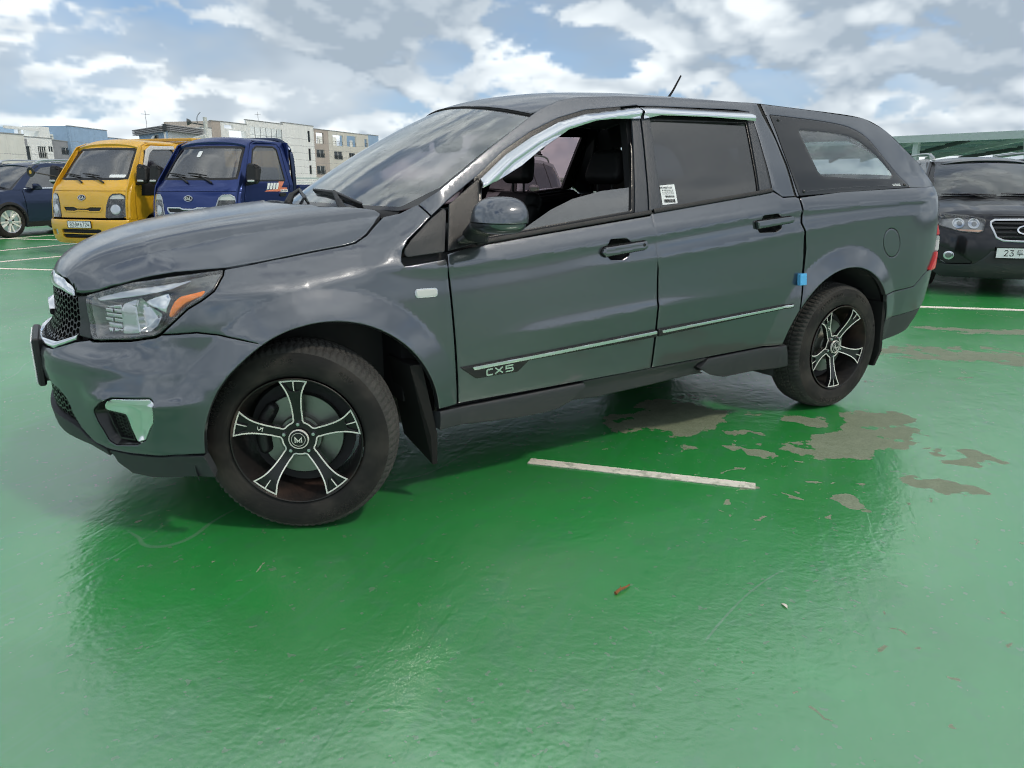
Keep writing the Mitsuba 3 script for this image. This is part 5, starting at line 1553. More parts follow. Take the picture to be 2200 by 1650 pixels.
def hangul_bu(h):
    return strokes([[(-.4 * h, .5 * h), (-.4 * h, .05 * h), (.4 * h, .05 * h), (.4 * h, .5 * h)], [(-.4 * h, .28 * h), (.4 * h, .28 * h)], [(-.55 * h, -.15 * h), (.55 * h, -.15 * h)], [(0, -.15 * h), (0, -.55 * h)]], .11 * h, .002)
def hangul_du(h):
    return strokes([[(.4 * h, .5 * h), (-.4 * h, .5 * h), (-.4 * h, .08 * h), (.42 * h, .08 * h)], [(-.55 * h, -.15 * h), (.55 * h, -.15 * h)], [(0, -.15 * h), (0, -.55 * h)]], .11 * h, .002)

def plate(parent, M, x, z, left, ko, right, w=.52, h=.11):
    """number plate facing +x, centred on the car's middle"""
    k = put(parent, "number_plate", bx(x, x + .006, -w / 2, w / 2, z - h / 2, z + h / 2, .002), "white_paper", None, xf=M)
    fr = ((x + .0062, 0, z), (0, 1, 0), (0, 0, 1), (1, 0, 0))
    a, b, c = words(left, h * .62, .002, False, sx=.92), ko, words(right, h * .62, .002, False, sx=.92)
    put(k, "characters", in_frame(cat(moved(a, (-w * .26, 0, 0)), moved(b, (-w * .055, 0, 0)), moved(c, (w * .245, 0, 0))), fr), "ink", False, xf=M)
    put(k, "plate_frame", in_frame(extr(sg.box(-w / 2 - .008, -h / 2 - .008, w / 2 + .008, h / 2 + .008).difference(sg.box(-w / 2, -h / 2, w / 2, h / 2)), .012, -.010), fr), "black_trim", False, xf=M)

def road_wheel(parent, M, x, y, r, spokes, w=.21, mat="machined", style=10):
    k = put(parent, "wheel", lathe([(r * .30, -w * .30), (r * .64, -w * .30), (r * .68, -w * .46), (r * .70, -w * .48), (r * .70, -w * .40), (r * .64, w * .3)], 40), "chrome_soft" if style else "black_satin", 30, xf=M @ xform((x, y, r), 0 if y < 0 else math.pi))
    X = M @ xform((x, y, r), 0 if y < 0 else math.pi)
    put(k, "tyre", lathe([(r * .69, -w * .44), (r * .74, -w * .52), (r * .90, -w * .52), (r * .97, -w * .46), (r, -w * .36), (r, w * .36), (r * .96, w * .5), (r * .70, w * .5)], 48), "tyre_rubber", 40, xf=X)
    sp = []
    if style:
        for i in range(style):
            a = i * 2 * math.pi / style + (.09 if i % 2 else -.09)
            d = np.array([math.cos(a), 0, math.sin(a)])
            t = np.array([-math.sin(a), 0, math.cos(a)])
            sp.append(hull([d * r * .12 + t * s * .014 + [0, y_, 0] for s in (-1, 1) for y_ in (-w * .36, -w * .22)] + [d * r * .67 + t * s * .017 + [0, y_, 0] for s in (-1, 1) for y_ in (-w * .44, -w * .3)]))
        for m_ in sp:
            put(k, "spoke", m_, "machined", None, xf=X)
    put(k, "wheel_centre", cat(lathe([(.0001, -w * .40), (r * .13, -w * .38), (r * .15, -w * .25)], 20)), "chrome_soft" if style else "steel_dark", 40, xf=X)
    put(k, "brake_disc", lathe([(.001, -w * .05), (r * .66, -w * .05)], 32), "steel_dark" if style else "black_satin", None, xf=X)

# ---- the two light trucks
_BZ = [.18, .22, .30, .40, .55, .61, .64, .80, 1.0, 1.15, 1.25, 1.30, 1.84, 1.90, 1.95]
_BX = [-.06, -.01, .03, .045, .04, .02, -.03, -.05, -.09, -.16, -.27, -.31, -.76, -.84, -1.0]
_BP = PchipInterpolator(_BZ, _BX)
def cab_w(z):
    return np.interp(z, [.2, .6, 1.2, 1.84, 1.95], [.835, .865, .865, .745, .70])
def cab_front(y, z):
    y, z = np.asarray(y, float), np.asarray(z, float)
    w = cab_w(z)
    q = np.clip(np.abs(y) / w, 0, 1.05)
    return np.stack([_BP(z) - .05 * q ** 2 - .13 * q ** 7, y, z], -1)
def cab_side(x, z):
    x, z = np.asarray(x, float), np.asarray(z, float)
    fx = _BP(z) - .18
    return np.stack([x, cab_w(z) - .012 * smooth01(-.10, .04, x - fx), z], -1)
def cab_roof(x, y):
    x, y = np.asarray(x, float), np.asarray(y, float)
    q = np.clip(np.abs(y) / .70, 0, 1.1)
    return np.stack([x, y, 1.955 + .05 * (1 - q ** 2) - .10 * smooth01(-1.05, -.72, x) - .03 * q ** 6], -1)
OF = 1 if normals_of(cab_front, np.array([[0., .8]]), 1.)[0][0] > 0 else -1
OS = 1 if normals_of(cab_side, np.array([[-1., .8]]), 1.)[0][1] > 0 else -1

def light_truck(label, origin, body, kind):
    M = xform((*origin, 0), math.radians(-139.5))
    k = thing("light_truck", label, "truck")
    F = lambda g, mat, name, parent=None, sm=40, **kw: put(parent or k, name, panel(g, cab_front, OF, **{**dict(res=.035, depth=.02, bevel=.004), **kw}), mat, sm, xf=M)
    def S(g, mat, name, parent=None, sm=40, **kw):
        m = panel(g, cab_side, OS, **{**dict(res=.04, depth=.02, bevel=.004), **kw})
        a = put(parent or k, name, m, mat, sm, xf=M)
        put(parent or k, name, mirror(m), mat, sm, xf=M)
        return a
    sym = lambda pts: sg.Polygon(pts + [(-y, z) for y, z in pts[::-1]]).buffer(0)
    hl = [(.50, .655), (.53, .86), (.575, 1.00), (.63, 1.05), (.76, 1.055), (.815, 1.02), (.845, .92), (.855, .78), (.84, .67), (.79, .645), (.56, .64)]
    H1, H2 = round_poly(hl, .02), round_poly([(-y, z) for y, z in hl], .02)
    ws = sym([(0, 1.285), (.60, 1.285), (.755, 1.30), (.735, 1.45), (.66, 1.80), (.60, 1.835), (0, 1.85)])
    gr = sym([(0, .755), (.10, .755), (.17, .735), (.40, .74), (.445, .80), (.44, .845), (.18, .845), (.10, .82), (0, .82)])
    up = sym([(0, .645), (.88, .645), (.88, 1.13), (.845, 1.255), (.0, 1.275)]).difference(H1.buffer(.006)).difference(H2.buffer(.006)).difference(gr.buffer(.004))
    seam = sg.LineString([(-.9, 1.10), (.9, 1.10)]).buffer(.004)
    parts = up.difference(seam)
    for g in sorted(parts.geoms, key=lambda g: g.area)[-2:]:
        F(g, body, "front_panel", extra=())
    F(sym([(0, 1.235), (.80, 1.225), (.845, 1.25), (.775, 1.36), (.67, 1.87), (0, 1.91)]).difference(ws), body, "windscreen_frame", res=.03)
    kw_ = F(ws.buffer(-.012), "pane_dark", "windscreen", depth=0, bevel=0, lift=-.004, res=.06)
    F(ws.buffer(.004).difference(ws.buffer(-.035)), "black_trim", "windscreen_seal", kw_, res=.03, depth=.006, lift=.001)
    F(round_poly([(.40, 1.325), (.70, 1.325), (.70, 1.375), (.40, 1.375)] if kind == "yellow" else [(-.18, 1.66), (-.10, 1.66), (-.10, 1.76), (-.18, 1.76)], .02), "white_paper", "windscreen_sticker", kw_, res=.03, depth=.002, lift=.003, bevel=0)
    F(gr, "black_trim", "grille", lift=-.012, depth=.01)
    F(gr.buffer(.002).difference(gr.buffer(-.022)), "chrome_soft" if kind == "blue" else "paint_yellow", "grille_frame", lift=.006, depth=.02, res=.025)
    bm = sym([(0, .185), (.62, .19), (.80, .25), (.885, .36), (.885, .615), (0, .615)])
    op = sym([(0, .285), (.40, .285), (.45, .32), (.45, .435), (.42, .45), (0, .45)])
    fgp1 = rbox2(.56, .70, .34, .44, .02)
    fgp2 = rbox2(-.70, -.56, .34, .44, .02)
    kb = F(bm.difference(op).difference(fgp1).difference(fgp2), body if kind == "yellow" else "paint_blue", "bumper", depth=.06, bevel=.008)
    F(op.buffer(.01), "black_void", "air_intake", kb, lift=-.05, depth=0, bevel=0)
    for zz in (.305, .335, .405, .435):
        F(sg.box(-.44, zz - .006, .44, zz + .006), "black_trim", "intake_bar", kb, lift=-.02, depth=.02, bevel=0)
    F(sg.box(-.45, .362, .45, .380), body, "intake_bar", kb, lift=.0, depth=.03, bevel=.003)
    for g in (fgp1, fgp2):
        F(g, "chrome_soft", "fog_lamp", kb, lift=-.03, depth=.02)
    for g, s in ((H1, 1), (H2, -1)):
        kh = F(g, "black_gloss", "headlight", lift=-.02, depth=.01, bevel=0)
        F(g.buffer(-.002), "clear_lens", "lens", kh, lift=.006, depth=0, bevel=0, res=.03)
        F(g.intersection(sg.box(-1, .955, 1, 1.2)).buffer(-.012), "white_plastic", "indicator", kh, lift=-.012, depth=.008, bevel=0)
        F(sg.Point(s * .68, .79).buffer(.085), "chrome_soft", "reflector", kh, lift=-.012, depth=.03, bevel=.006)
        F(sg.Point(s * .68, .79).buffer(.035), "clear_lens", "bulb", kh, lift=-.002, depth=.01, bevel=.003)
        F(g.difference(g.buffer(-.014)), "chrome_soft" if kind == "blue" else "black_gloss", "bezel", kh, lift=.003, depth=.02, res=.03)
    e_ = sa.scale(sg.Point(0, .985).buffer(1, quad_segs=12), .088, .047)
    ke = F(e_, "ink", "emblem", lift=.010, depth=.012)
    F(e_.difference(sa.scale(e_, .86, .82)), "chrome_soft", "ring", ke, lift=.013, depth=.01, res=.02, bevel=0)
    p0 = cab_front(np.array([0.]), np.array([.985]))[0]
    kia = strokes([[(-.052, -.022), (-.050, .022)], [(-.026, .022), (-.048, 0), (-.026, -.022)], [(-.008, -.022), (-.008, .022)], [(.008, -.022), (.026, .022), (.044, -.022)], [(.017, -.008), (.036, -.008)]], .010, .004)
    put(ke, "letters", in_frame(kia, (p0 + [.011, 0, 0], (0, 1, 0), (-.2, 0, .98), (1, 0, 0))), "white_plastic", False, xf=M)
    plate(k, M, .052, .53, "826", hangul_bu(.058), "6724") if kind == "yellow" else None
    for y0, y1, yp in ((-.62, -.22, -.12), (-.18, .22, .36)):
        a, b = cab_front(np.array([y0]), np.array([1.385]))[0], cab_front(np.array([y1]), np.array([1.345]))[0]
        c = cab_front(np.array([yp]), np.array([1.235]))[0]
        kk = put(k, "wiper", hulls([(*(a + [.03, 0, .01]), .009), (*(b + [.03, 0, .01]), .009), (*((a + b) / 2 + [.045, 0, .02]), .012)], 8), "black_satin", 40, xf=M)
        put(kk, "wiper_arm", hulls([(*((a + b) / 2 + [.045, 0, .02]), .010), (*(c + [.02, 0, .01]), .018)], 8), "black_satin", 40, xf=M)
    # sides of the cab
    win = round_poly([(-.62, 1.27), (-.70, 1.45), (-.88, 1.78), (-1.00, 1.845), (-1.48, 1.85), (-1.56, 1.80), (-1.60, 1.27)], .03)
    door = sg.Polygon([(-.40, .60), (-.42, 1.0), (-.50, 1.27), (-.86, 1.87), (-1.60, 1.895), (-1.66, 1.80), (-1.70, 1.2), (-1.70, .45), (-1.28, .45), (-1.18, .62)])
    arc = sg.Point(-.88, .33).buffer(.40)
    S(door.difference(win).difference(arc), body, "door")
    S(sg.Polygon([(-.17, .62), (-.385, .60), (-.405, 1.0), (-.49, 1.28), (-.85, 1.88), (-.96, 1.93), (-.78, 1.87), (-.36, 1.30), (-.27, 1.15), (-.20, .9)]), body, "cab_pillar", res=.03)
    S(sg.Polygon([(-.17, .25), (-.17, .61), (-.39, .60), (-.48, .45), (-.5, .25)]).difference(arc), body, "cab_corner")
    S(sg.Polygon([(-1.715, .45), (-1.715, 1.2), (-1.675, 1.82), (-1.61, 1.905), (-.95, 1.94), (-1.78, 1.94), (-1.82, 1.2), (-1.82, .45)]), body, "cab_rear_pillar", res=.03)
    S(win.buffer(-.004), "pane_dark", "door_window", depth=0, bevel=0, lift=-.006)
    S(win.buffer(.012).difference(win.buffer(-.018)), "black_trim", "window_seal", lift=.002, depth=.01, res=.03)
    if kind == "yellow":
        vis = round_poly([(-.64, 1.34), (-.72, 1.50), (-.90, 1.81), (-1.02, 1.87), (-1.60, 1.885), (-1.60, 1.83), (-1.05, 1.81), (-.95, 1.75), (-.78, 1.48), (-.70, 1.33)], .01)
        S(vis, "white_plastic", "window_visor", lift=.03, depth=.02)
        S(sg.Polygon([(-.56, 1.02), (-.60, 1.30), (-1.0, 1.30), (-1.0, 1.02)]), "black_satin", "mirror_mount", lift=.012, depth=.015)
    S(rbox2(-1.56, -1.38, 1.00, 1.06, .02), "black_satin", "door_handle", lift=.02, depth=.02)
    put(k, "roof", panel(sg.box(-1.80, -.715, -.80, .715), cab_roof, 1, res=.06, depth=.05, bevel=.01), body, 40, xf=M)
    put(k, "cab_back", bx(-1.84, -1.80, -.80, .80, .45, 1.24), body, xf=M)
    put(k, "cab_back_frame", cat(bx(-1.84, -1.80, -.80, -.60, 1.24, 1.93), bx(-1.84, -1.80, .60, .80, 1.24, 1.93), bx(-1.84, -1.80, -.60, .60, 1.80, 1.95)), body, xf=M)
    put(k, "cab_floor", cat(bx(-1.80, -.30, -.80, .80, .45, .60), bx(-.5, -.35, -.8, .8, .6, 1.18)), "black_void", xf=M)
    put(k, "seat", cat(hulls([(-1.25, -.65, .95, .08), (-1.25, .65, .95, .08), (-1.62, .65, .92, .08), (-1.62, -.65, .92, .08)], 8), hulls([(-1.60, -.65, .95, .07), (-1.60, .65, .95, .07), (-1.68, -.6, 1.45, .06), (-1.68, .6, 1.45, .06)], 8)), "leather", 40, xf=M)
    put(k, "dashboard", hulls([(-.52, -.74, 1.16, .06), (-.52, .74, 1.16, .06), (-.80, -.74, 1.10, .08), (-.80, .74, 1.10, .08)], 8), "cabin_plastic", 40, xf=M)
    q = np.arange(28) * 2 * math.pi / 28
    w0 = np.array([-.95, .38, 1.24]); e1 = np.array([0, 1., 0]); e2 = np.array([-.75, 0, .66])
    put(k, "steering_wheel", tube([w0 + .2 * (math.cos(a) * e1 + math.sin(a) * e2) for a in q], .017, 6, True), "cabin_plastic", 40, xf=M)
    for s in (-1, 1):
        ym = s * .98
        km = put(k, "wing_mirror", rounded(hulls([(-.47, ym - .07, 1.24, .05), (-.47, ym + .07, 1.24, .05), (-.50, ym - .06, 1.48, .045), (-.50, ym + .06, 1.46, .045), (-.57, ym - .08, 1.26, .03), (-.57, ym + .08, 1.44, .03)], 10), .03, 4), "black_trim", 40, xf=M)
        put(km, "mirror_indicator", box((-.42, ym + s * .03, 1.27), (.03, .13, .035), .01), "white_plastic", 40, xf=M)
        put(km, "mirror_arm", hulls([(-.50, s * .86, 1.22, .03), (-.50, ym, 1.24, .03)], 8), "black_trim", 40, xf=M)
    if kind == "yellow":
        ya = -.97
        km = put(k, "round_mirror", lathe([(.0001, .0), (.06, .01), (.085, .05), (.08, .055), (.0001, .05)], 20, "x"), "black_satin", 40, xf=M @ xform((-.02, ya, 1.42)))
        put(km, "mirror_face", lathe([(.0001, .052), (.078, .052)], 20, "x"), "paint_yellow", None, xf=M @ xform((-.02, ya, 1.42)))
        put(km, "stay", tube([(-.02, ya, 1.42), (-.18, -.88, 1.38), (-.36, -.80, 1.34)], .012, 6), "black_satin", 40, xf=M)
        S(sg.Polygon([(-.83, 1.70), (-.87, 1.70), (-.90, 1.80), (-.86, 1.80)]), "black_satin", "air_slot", lift=.003, depth=.004, bevel=0)
    # wheels and the load bed
    for x in (-.88, -3.45):
        for s in (-1, 1):
            road_wheel(k, M, x, s * .73, .33, 0, .20, style=0)
    put(k, "chassis", cat(bx(-5.0, -.4, -.40, -.32, .42, .60), bx(-5.0, -.4, .32, .40, .42, .60), bx(-1.7, -1.1, -.7, .7, .30, .5)), "black_satin", xf=M)
    put(k, "bed_floor", bx(-5.05, -1.95, -.86, .86, .74, .82), body if kind == "blue" else "paint_yellow", xf=M)
    if kind == "yellow":
        kx = put(k, "cargo_box", cat(bx(-5.05, -1.98, .80, .84, .82, 2.00), bx(-5.05, -1.98, -.84, -.80, .82, 2.00), bx(-2.02, -1.98, -.8, .8, .82, 1.99)), "paint_yellow", xf=M)
        put(kx, "rear_gate", bx(-5.09, -5.05, -.86, .86, .82, 2.00, .01), "paint_yellow", xf=M)
        put(kx, "top_rail", cat(bx(-5.10, -1.95, .78, .88, 2.0, 2.06, .01), bx(-5.10, -1.95, -.88, -.78, 2.0, 2.06, .01), bx(-2.04, -1.95, -.78, .78, 2.0, 2.058, .01)), "paint_yellow", xf=M)
        for i in range(8):
            put(kx, "box_rib", bx(-5.0 + i * .42, -4.94 + i * .42, .84, .87, .84, 1.99), "paint_yellow", xf=M)
        put(kx, "hinge", bx(-5.12, -5.05, .84, .90, 1.5, 1.62), "black_satin", xf=M)
    else:
        for s in (-1, 1):
            kx = put(k, "drop_side", bx(-5.05, -2.02, s * .84, s * .88, .82, 1.18, .008), body, xf=M)
            for i in range(4):
                put(kx, "side_rib", bx(-4.9 + i * .8, -4.3 + i * .8, s * .88, s * .893, .88, 1.12, .005), body, xf=M)
        put(k, "tail_gate", bx(-5.09, -5.05, -.86, .86, .82, 1.18, .008), body, xf=M)
        gp = [(-1.93, .80, .84), (-1.93, .80, 1.60), (-1.93, .74, 1.83), (-1.93, .58, 1.96), (-1.93, .3, 1.99), (-1.93, -.3, 1.99), (-1.93, -.58, 1.96), (-1.93, -.74, 1.83), (-1.93, -.80, 1.60), (-1.93, -.80, .84)]
        put(k, "bed_guard", tube(spline(gp, 60), .045, 10), "paint_navy", 60, xf=M)
        for i in range(5):
            yy = -.5 + i * .25
            put(k, "guard_bar", bx(-1.95, -1.91, yy - .02, yy + .02, .82, 1.2 if True else 1.95), "paint_navy", xf=M)
        put(k, "guard_panel", bx(-1.94, -1.92, -.78, .78, .82, 1.22), "paint_navy", xf=M)
        dec = sg.Polygon([(-.95, 1.09), (-1.62, 1.09), (-1.62, 1.155), (-1.45, 1.155), (-1.56, 1.26), (-1.40, 1.26), (-1.30, 1.13), (-1.0, 1.11)])
        put(k, "decal", panel(dec, cab_side, OS, res=.03, depth=.0008, lift=.0022, bevel=0), "decal_orange", xf=M)
        for i in range(4):
            x0 = -1.02 - i * .085
            g = sg.Polygon([(x0, 1.125), (x0 - .065, 1.13), (x0 - .115, 1.235), (x0 - .050, 1.235)])
            put(k, "decal_bar", panel(g, cab_side, OS, res=.03, depth=.0008, lift=.0032, bevel=0), "white_paper", xf=M)
        g = sg.box(-1.64, 1.075, -1.42, 1.12)
        put(k, "decal_label", panel(g, cab_side, OS, res=.03, depth=.0008, lift=.0034, bevel=0), "white_paper", xf=M)
        pw = cab_side(np.array([-1.53]), np.array([1.097]))[0]
        put(k, "decal_text", in_frame(words("KHN-TRUCK", .022, .001), (pw + [0, .0045, 0], (-1, 0, 0), (0, 0, 1), (0, 1, 0))), "ink", xf=M)
    return k
scene["decal_orange"] = matte((.62, .20, .12), .5)
light_truck("yellow light truck with a tall yellow cargo box, beside the navy car", (-.30, 11.88), "paint_yellow", "yellow")
light_truck("dark blue light truck with an orange and white decal on its door", (1.19, 10.13), "paint_blue", "blue")

# ---- passenger cars: front face, flanks, bonnet and glass as surfaces of their own
def car(label, origin, deg, body, kind):
    M = xform((*origin, 0), math.radians(deg))
    kz = .84 if kind == "black" else 1.0
    def cput(parent, name, mesh, mat, *r, **kw):
        v = np.array(mesh.vertices)
        v[:, 2] = np.where(v[:, 2] > 1.03, 1.03 + (v[:, 2] - 1.03) * kz, v[:, 2])
        return put(parent, name, TM(v, mesh.faces), mat, *r, **kw)
    k = thing("parked_car", label, "car")
    W, L = .935, 4.65
    zp = [.20, .28, .36, .45, .60, .72, .82, .88, .93, .97]
    xp = [-.16, -.06, -.01, .0, -.005, -.02, -.055, -.10, -.17, -.26]
    FP = PchipInterpolator(zp, xp)
    def front(y, z):
        y, z = np.asarray(y, float), np.asarray(z, float)
        q = np.clip(np.abs(y) / W, 0, 1.02)
        return np.stack([FP(z) - .10 * q ** 2 - .34 * q ** 6, y, z], -1)
    def side(x, z):
        x, z = np.asarray(x, float), np.asarray(z, float)
        u = np.interp(z, [.2, .4, .6, .8, .95, 1.06, 1.2, 1.45, 1.62, 1.7], [.87, .92, .935, .935, .915, .885, .835, .735, .655, .60])
        u = u * (1 - .16 * smooth01(-.55, -.10, x) ** 2) * (1 - .10 * smooth01(-L + .9, -L, x) ** 2)
        u = u + .03 * np.clip(1 - (np.hypot(x + .92, np.maximum(z - .36, 0)) - .37) / .10, 0, 1) * (z < .8) + .03 * np.clip(1 - (np.hypot(x + 3.62, np.maximum(z - .36, 0)) - .37) / .10, 0, 1) * (z < .85)
        return np.stack([x, u, z], -1)
    def bonnet(x, y):
        x, y = np.asarray(x, float), np.asarray(y, float)
        q = np.clip(np.abs(y) / .86, 0, 1.1)
        z = np.interp(x, [-1.25, -1.1, -.8, -.45, -.25, -.12, -.05], [1.10, 1.085, 1.055, 1.0, .955, .905, .87])
        return np.stack([x - .22 * q ** 3, y, z - .055 * q ** 2.2 + .018 * smooth01(.40, .50, np.abs(y)) * (1 - q ** 6)], -1)
    def glass(y, v):
        y, v = np.asarray(y, float), np.asarray(v, float)
        q = y * y
        return np.stack([-1.10 - .16 * q - v * (.80 + .06 * q), y, 1.095 + .52 * v - .03 * q + .03 * 4 * v * (1 - v)], -1)
    def roofs(x, y):
        x, y = np.asarray(x, float), np.asarray(y, float)
        z = np.interp(x, [-4.6, -4.2, -3.6, -2.8, -2.3, -2.0, -1.85], [1.50, 1.60, 1.665, 1.70, 1.695, 1.66, 1.62])
        return np.stack([x, y, z - .10 * np.abs(y / .66) ** 2.5], -1)
    on = lambda fn, a, b, ax: 1 if normals_of(fn, np.array([[a, b]]), 1.)[0][ax] > 0 else -1
    oF, oS, oB, oG, oR = on(front, .1, .5, 0), on(side, -2., .7, 1), on(bonnet, -.7, .1, 2), on(glass, .1, .5, 0), on(roofs, -3., .1, 2)
    def P_(fn, o, g, mat, name, parent=None, sm=40, both_=False, **kw):
        if g.geom_type != "Polygon":
            g = max(g.geoms, key=lambda e: e.area)
        m = panel(g, fn, o, **{**dict(res=.045, depth=.02, bevel=.004), **kw})
        a = cput(parent or k, name, m, mat, sm, xf=M)
        if both_:
            cput(parent or k, name, mirror(m), mat, sm, xf=M)
        return a
    sym = lambda pts: sg.Polygon(pts + [(-y, z) for y, z in pts[::-1]]).buffer(0)
    hl = [(.385, .865), (.40, .735), (.45, .712), (.62, .722), (.80, .775), (.895, .855), (.91, .91), (.74, .915), (.56, .905)] if kind == "black" else [(.45, .80), (.60, .72), (.88, .80), (.90, .90), (.7, .90), (.5, .86)]
    H = [round_poly([(s * y, z) for y, z in hl], .015) for s in (1, -1)]
    gr = sym([(0, .635), (.20, .64), (.27, .67), (.335, .80), (.335, .835), (.30, .855), (0, .862)])
    fog = [round_poly([(s * y, z) for y, z in [(.46, .375), (.72, .36), (.86, .45), (.86, .57), (.80, .565), (.60, .47), (.48, .40)]], .015) for s in (1, -1)]
    low = sym([(0, .20), (.72, .20), (.86, .30), (.90, .365), (.70, .355), (.45, .37), (.36, .45), (.30, .52), (0, .525)])
    nose = sym([(0, .18), (.94, .26), (.94, .905), (.86, .915), (0, .925)])
    skin_ = nose.difference(low).difference(gr.buffer(.004))
    for g in H + fog:
        skin_ = skin_.difference(g.buffer(.004))
    P_(front, oF, skin_, body, "front_bumper", extra=())
    kl = P_(front, oF, low, "grey_trim" if kind == "black" else "black_trim", "lower_bumper", lift=.004, depth=.04)
    P_(front, oF, sym([(0, .385), (.33, .385), (.36, .42), (.30, .475), (0, .475)]), "black_void", "air_intake", kl, lift=.006, depth=.001, bevel=0)
    kg = P_(front, oF, gr.buffer(.006), "black_void", "grille", lift=-.05, depth=.0, bevel=0)
    P_(front, oF, gr.buffer(.012).difference(gr.buffer(-.008)), "chrome_soft", "grille_frame", kg, lift=.008, depth=.03, res=.03)
    for i in range(4):
        P_(front, oF, sg.box(-.34, .668 + i * .05, .34, .690 + i * .05).intersection(gr), "black_gloss", "grille_bar", kg, lift=-.006, depth=.02, bevel=.004)
    e_ = sa.scale(sg.Point(0, .755).buffer(1, quad_segs=12), .085, .048)
    P_(front, oF, e_.difference(sa.scale(e_, .8, .72)), "chrome", "emblem", kg, lift=.012, depth=.01, res=.02, bevel=0)
    for g, s in zip(H, (1, -1)):
        kh = P_(front, oF, g, "steel_dark", "headlight", lift=-.035, depth=0, bevel=0)
        P_(front, oF, g.buffer(-.002), "clear_lens", "lens", kh, lift=.004, depth=0, bevel=0)
        P_(front, oF, g.buffer(.003).difference(g.buffer(-.012)), "black_gloss", "bezel", kh, lift=.0, depth=.03, res=.03)
        for yy in (.50, .645):
            c = sg.Point(s * yy, .822).buffer(.056)
            P_(front, oF, c.difference(sg.Point(s * yy, .822).buffer(.049)), "chrome_soft", "lamp_ring", kh, lift=-.010, depth=.02, res=.02, bevel=0)
            P_(front, oF, sg.Point(s * yy, .822).buffer(.048), "chrome_soft", "reflector", kh, lift=-.030, depth=.0, res=.02, bevel=0)
            P_(front, oF, sg.Point(s * yy + .006, .822).buffer(.026), "steel_dark", "bulb", kh, lift=-.018, depth=.01, res=.01, bevel=.003)
        P_(front, oF, g.intersection(sg.box(-1, .70, 1, .760)).buffer(-.008), "amber_pale" if kind == "black" else "white_plastic", "indicator", kh, lift=-.012, depth=.01, res=.03)
    for g, s in zip(fog, (1, -1)):
        kf = P_(front, oF, g, "black_satin", "fog_recess", lift=-.02, depth=0, bevel=0)
        P_(front, oF, sg.Point(s * .70, .455).buffer(.048), "chrome", "fog_lamp", kf, lift=.0, depth=.03, res=.02, bevel=.006)
        P_(front, oF, sg.Point(s * .70, .455).buffer(.030), "steel_dark", "bulb", kf, lift=.004, depth=.01, res=.02, bevel=.004)
    if kind == "black":
        plate(k, M, .012, .505, "23", hangul_du(.058), "0127")
    # bonnet, glass, roof, flanks
    P_(bonnet, oB, sym([(-.0, -.0)]) if 0 else sg.Polygon([(-.13, -.80), (-.12, -.4), (-.115, 0), (-.12, .4), (-.13, .80), (-.5, .84), (-1.0, .82), (-1.14, .70), (-1.14, 0), (-1.14, -.70), (-1.0, -.82), (-.5, -.84)]), body, "bonnet", res=.04)
    ws = sg.Polygon([(-.70, .02), (-.66, .5), (-.585, .97), (.585, .97), (.66, .5), (.70, .02)])
    kw = cput(k, "windscreen", sheet(ws, glass, oG, .08), "pane_plain", 40, xf=M) if kind == "black" else P_(glass, oG, ws, "pane_dark", "windscreen", depth=0, bevel=0, res=.08)
    P_(glass, oG, sg.Polygon([(-.80, -.06), (-.76, .4), (-.68, 1.04), (.68, 1.04), (.76, .4), (.80, -.06)]).difference(ws.buffer(-.02)), "black_gloss", "windscreen_surround", kw, res=.05, depth=.01, lift=-.004)
    for y0, y1, yp in ((-.62, -.05, -.10), (.02, .60, .66)):
        a, b, c = [glass(np.array([yy]), np.array([vv]))[0] for yy, vv in ((y0, .06), (y1, .03), (yp, -.05))]
        cput(k, "wiper", cat(hulls([(*(a + [.02, 0, .012]), .008), (*(b + [.02, 0, .012]), .008), (*((a + b) / 2 + [.03, 0, .022]), .010)], 8), hulls([(*((a + b) / 2 + [.03, 0, .022]), .009), (*(c + [.02, 0, 0]), .014)], 8)), "black_satin", 40, xf=M)
    P_(roofs, oR, sg.Polygon([(-1.88, -.56), (-2.0, -.645), (-4.3, -.64), (-4.6, -.55), (-4.6, .55), (-4.3, .64), (-2.0, .645), (-1.88, .56)]), body, "roof", res=.06)
    aF, aR = sg.Point(-.92, .36).buffer(.385), sg.Point(-3.62, .36).buffer(.385)
    flank = sg.Polygon([(-.30, .26), (-.30, .90), (-.42, .955), (-.8, 1.02), (-1.05, 1.06), (-1.25, 1.055), (-4.5, 1.10), (-4.62, .9), (-4.62, .35), (-4.1, .26)]).difference(aF).difference(aR)
    cuts = shapely.union_all([sg.LineString([(-1.36, .30), (-1.34, 1.1)]).buffer(.005), sg.LineString([(-2.45, .25), (-2.45, 1.1)]).buffer(.005), sg.LineString([(-3.35, 1.1), (-3.30, .85), (-3.12, .60), (-3.10, .3)]).buffer(.005)])
    for i, g in enumerate(sorted([g for g in flank.difference(cuts).geoms if g.area > .05], key=lambda g: -g.bounds[0])):
        P_(side, oS, g, body, ("wing", "door", "door", "rear_wing")[min(i, 3)], both_=True, res=.05)
    gh = sg.Polygon([(-1.10, 1.065), (-1.30, 1.06), (-4.45, 1.105), (-4.55, 1.3), (-4.3, 1.60), (-3.4, 1.665), (-2.3, 1.675), (-1.95, 1.625), (-1.50, 1.36)])
    win = round_poly([(-1.42, 1.105), (-1.72, 1.36), (-2.10, 1.565), (-2.4, 1.60), (-3.5, 1.595), (-4.05, 1.53), (-4.28, 1.30), (-4.20, 1.14)], .03)
    P_(side, oS, gh.difference(win), body, "greenhouse_frame", both_=True, res=.04, depth=.03)
    P_(side, oS, win.buffer(.004), "pane_dark", "side_window", both_=True, res=.08, depth=0, bevel=0, lift=-.006)
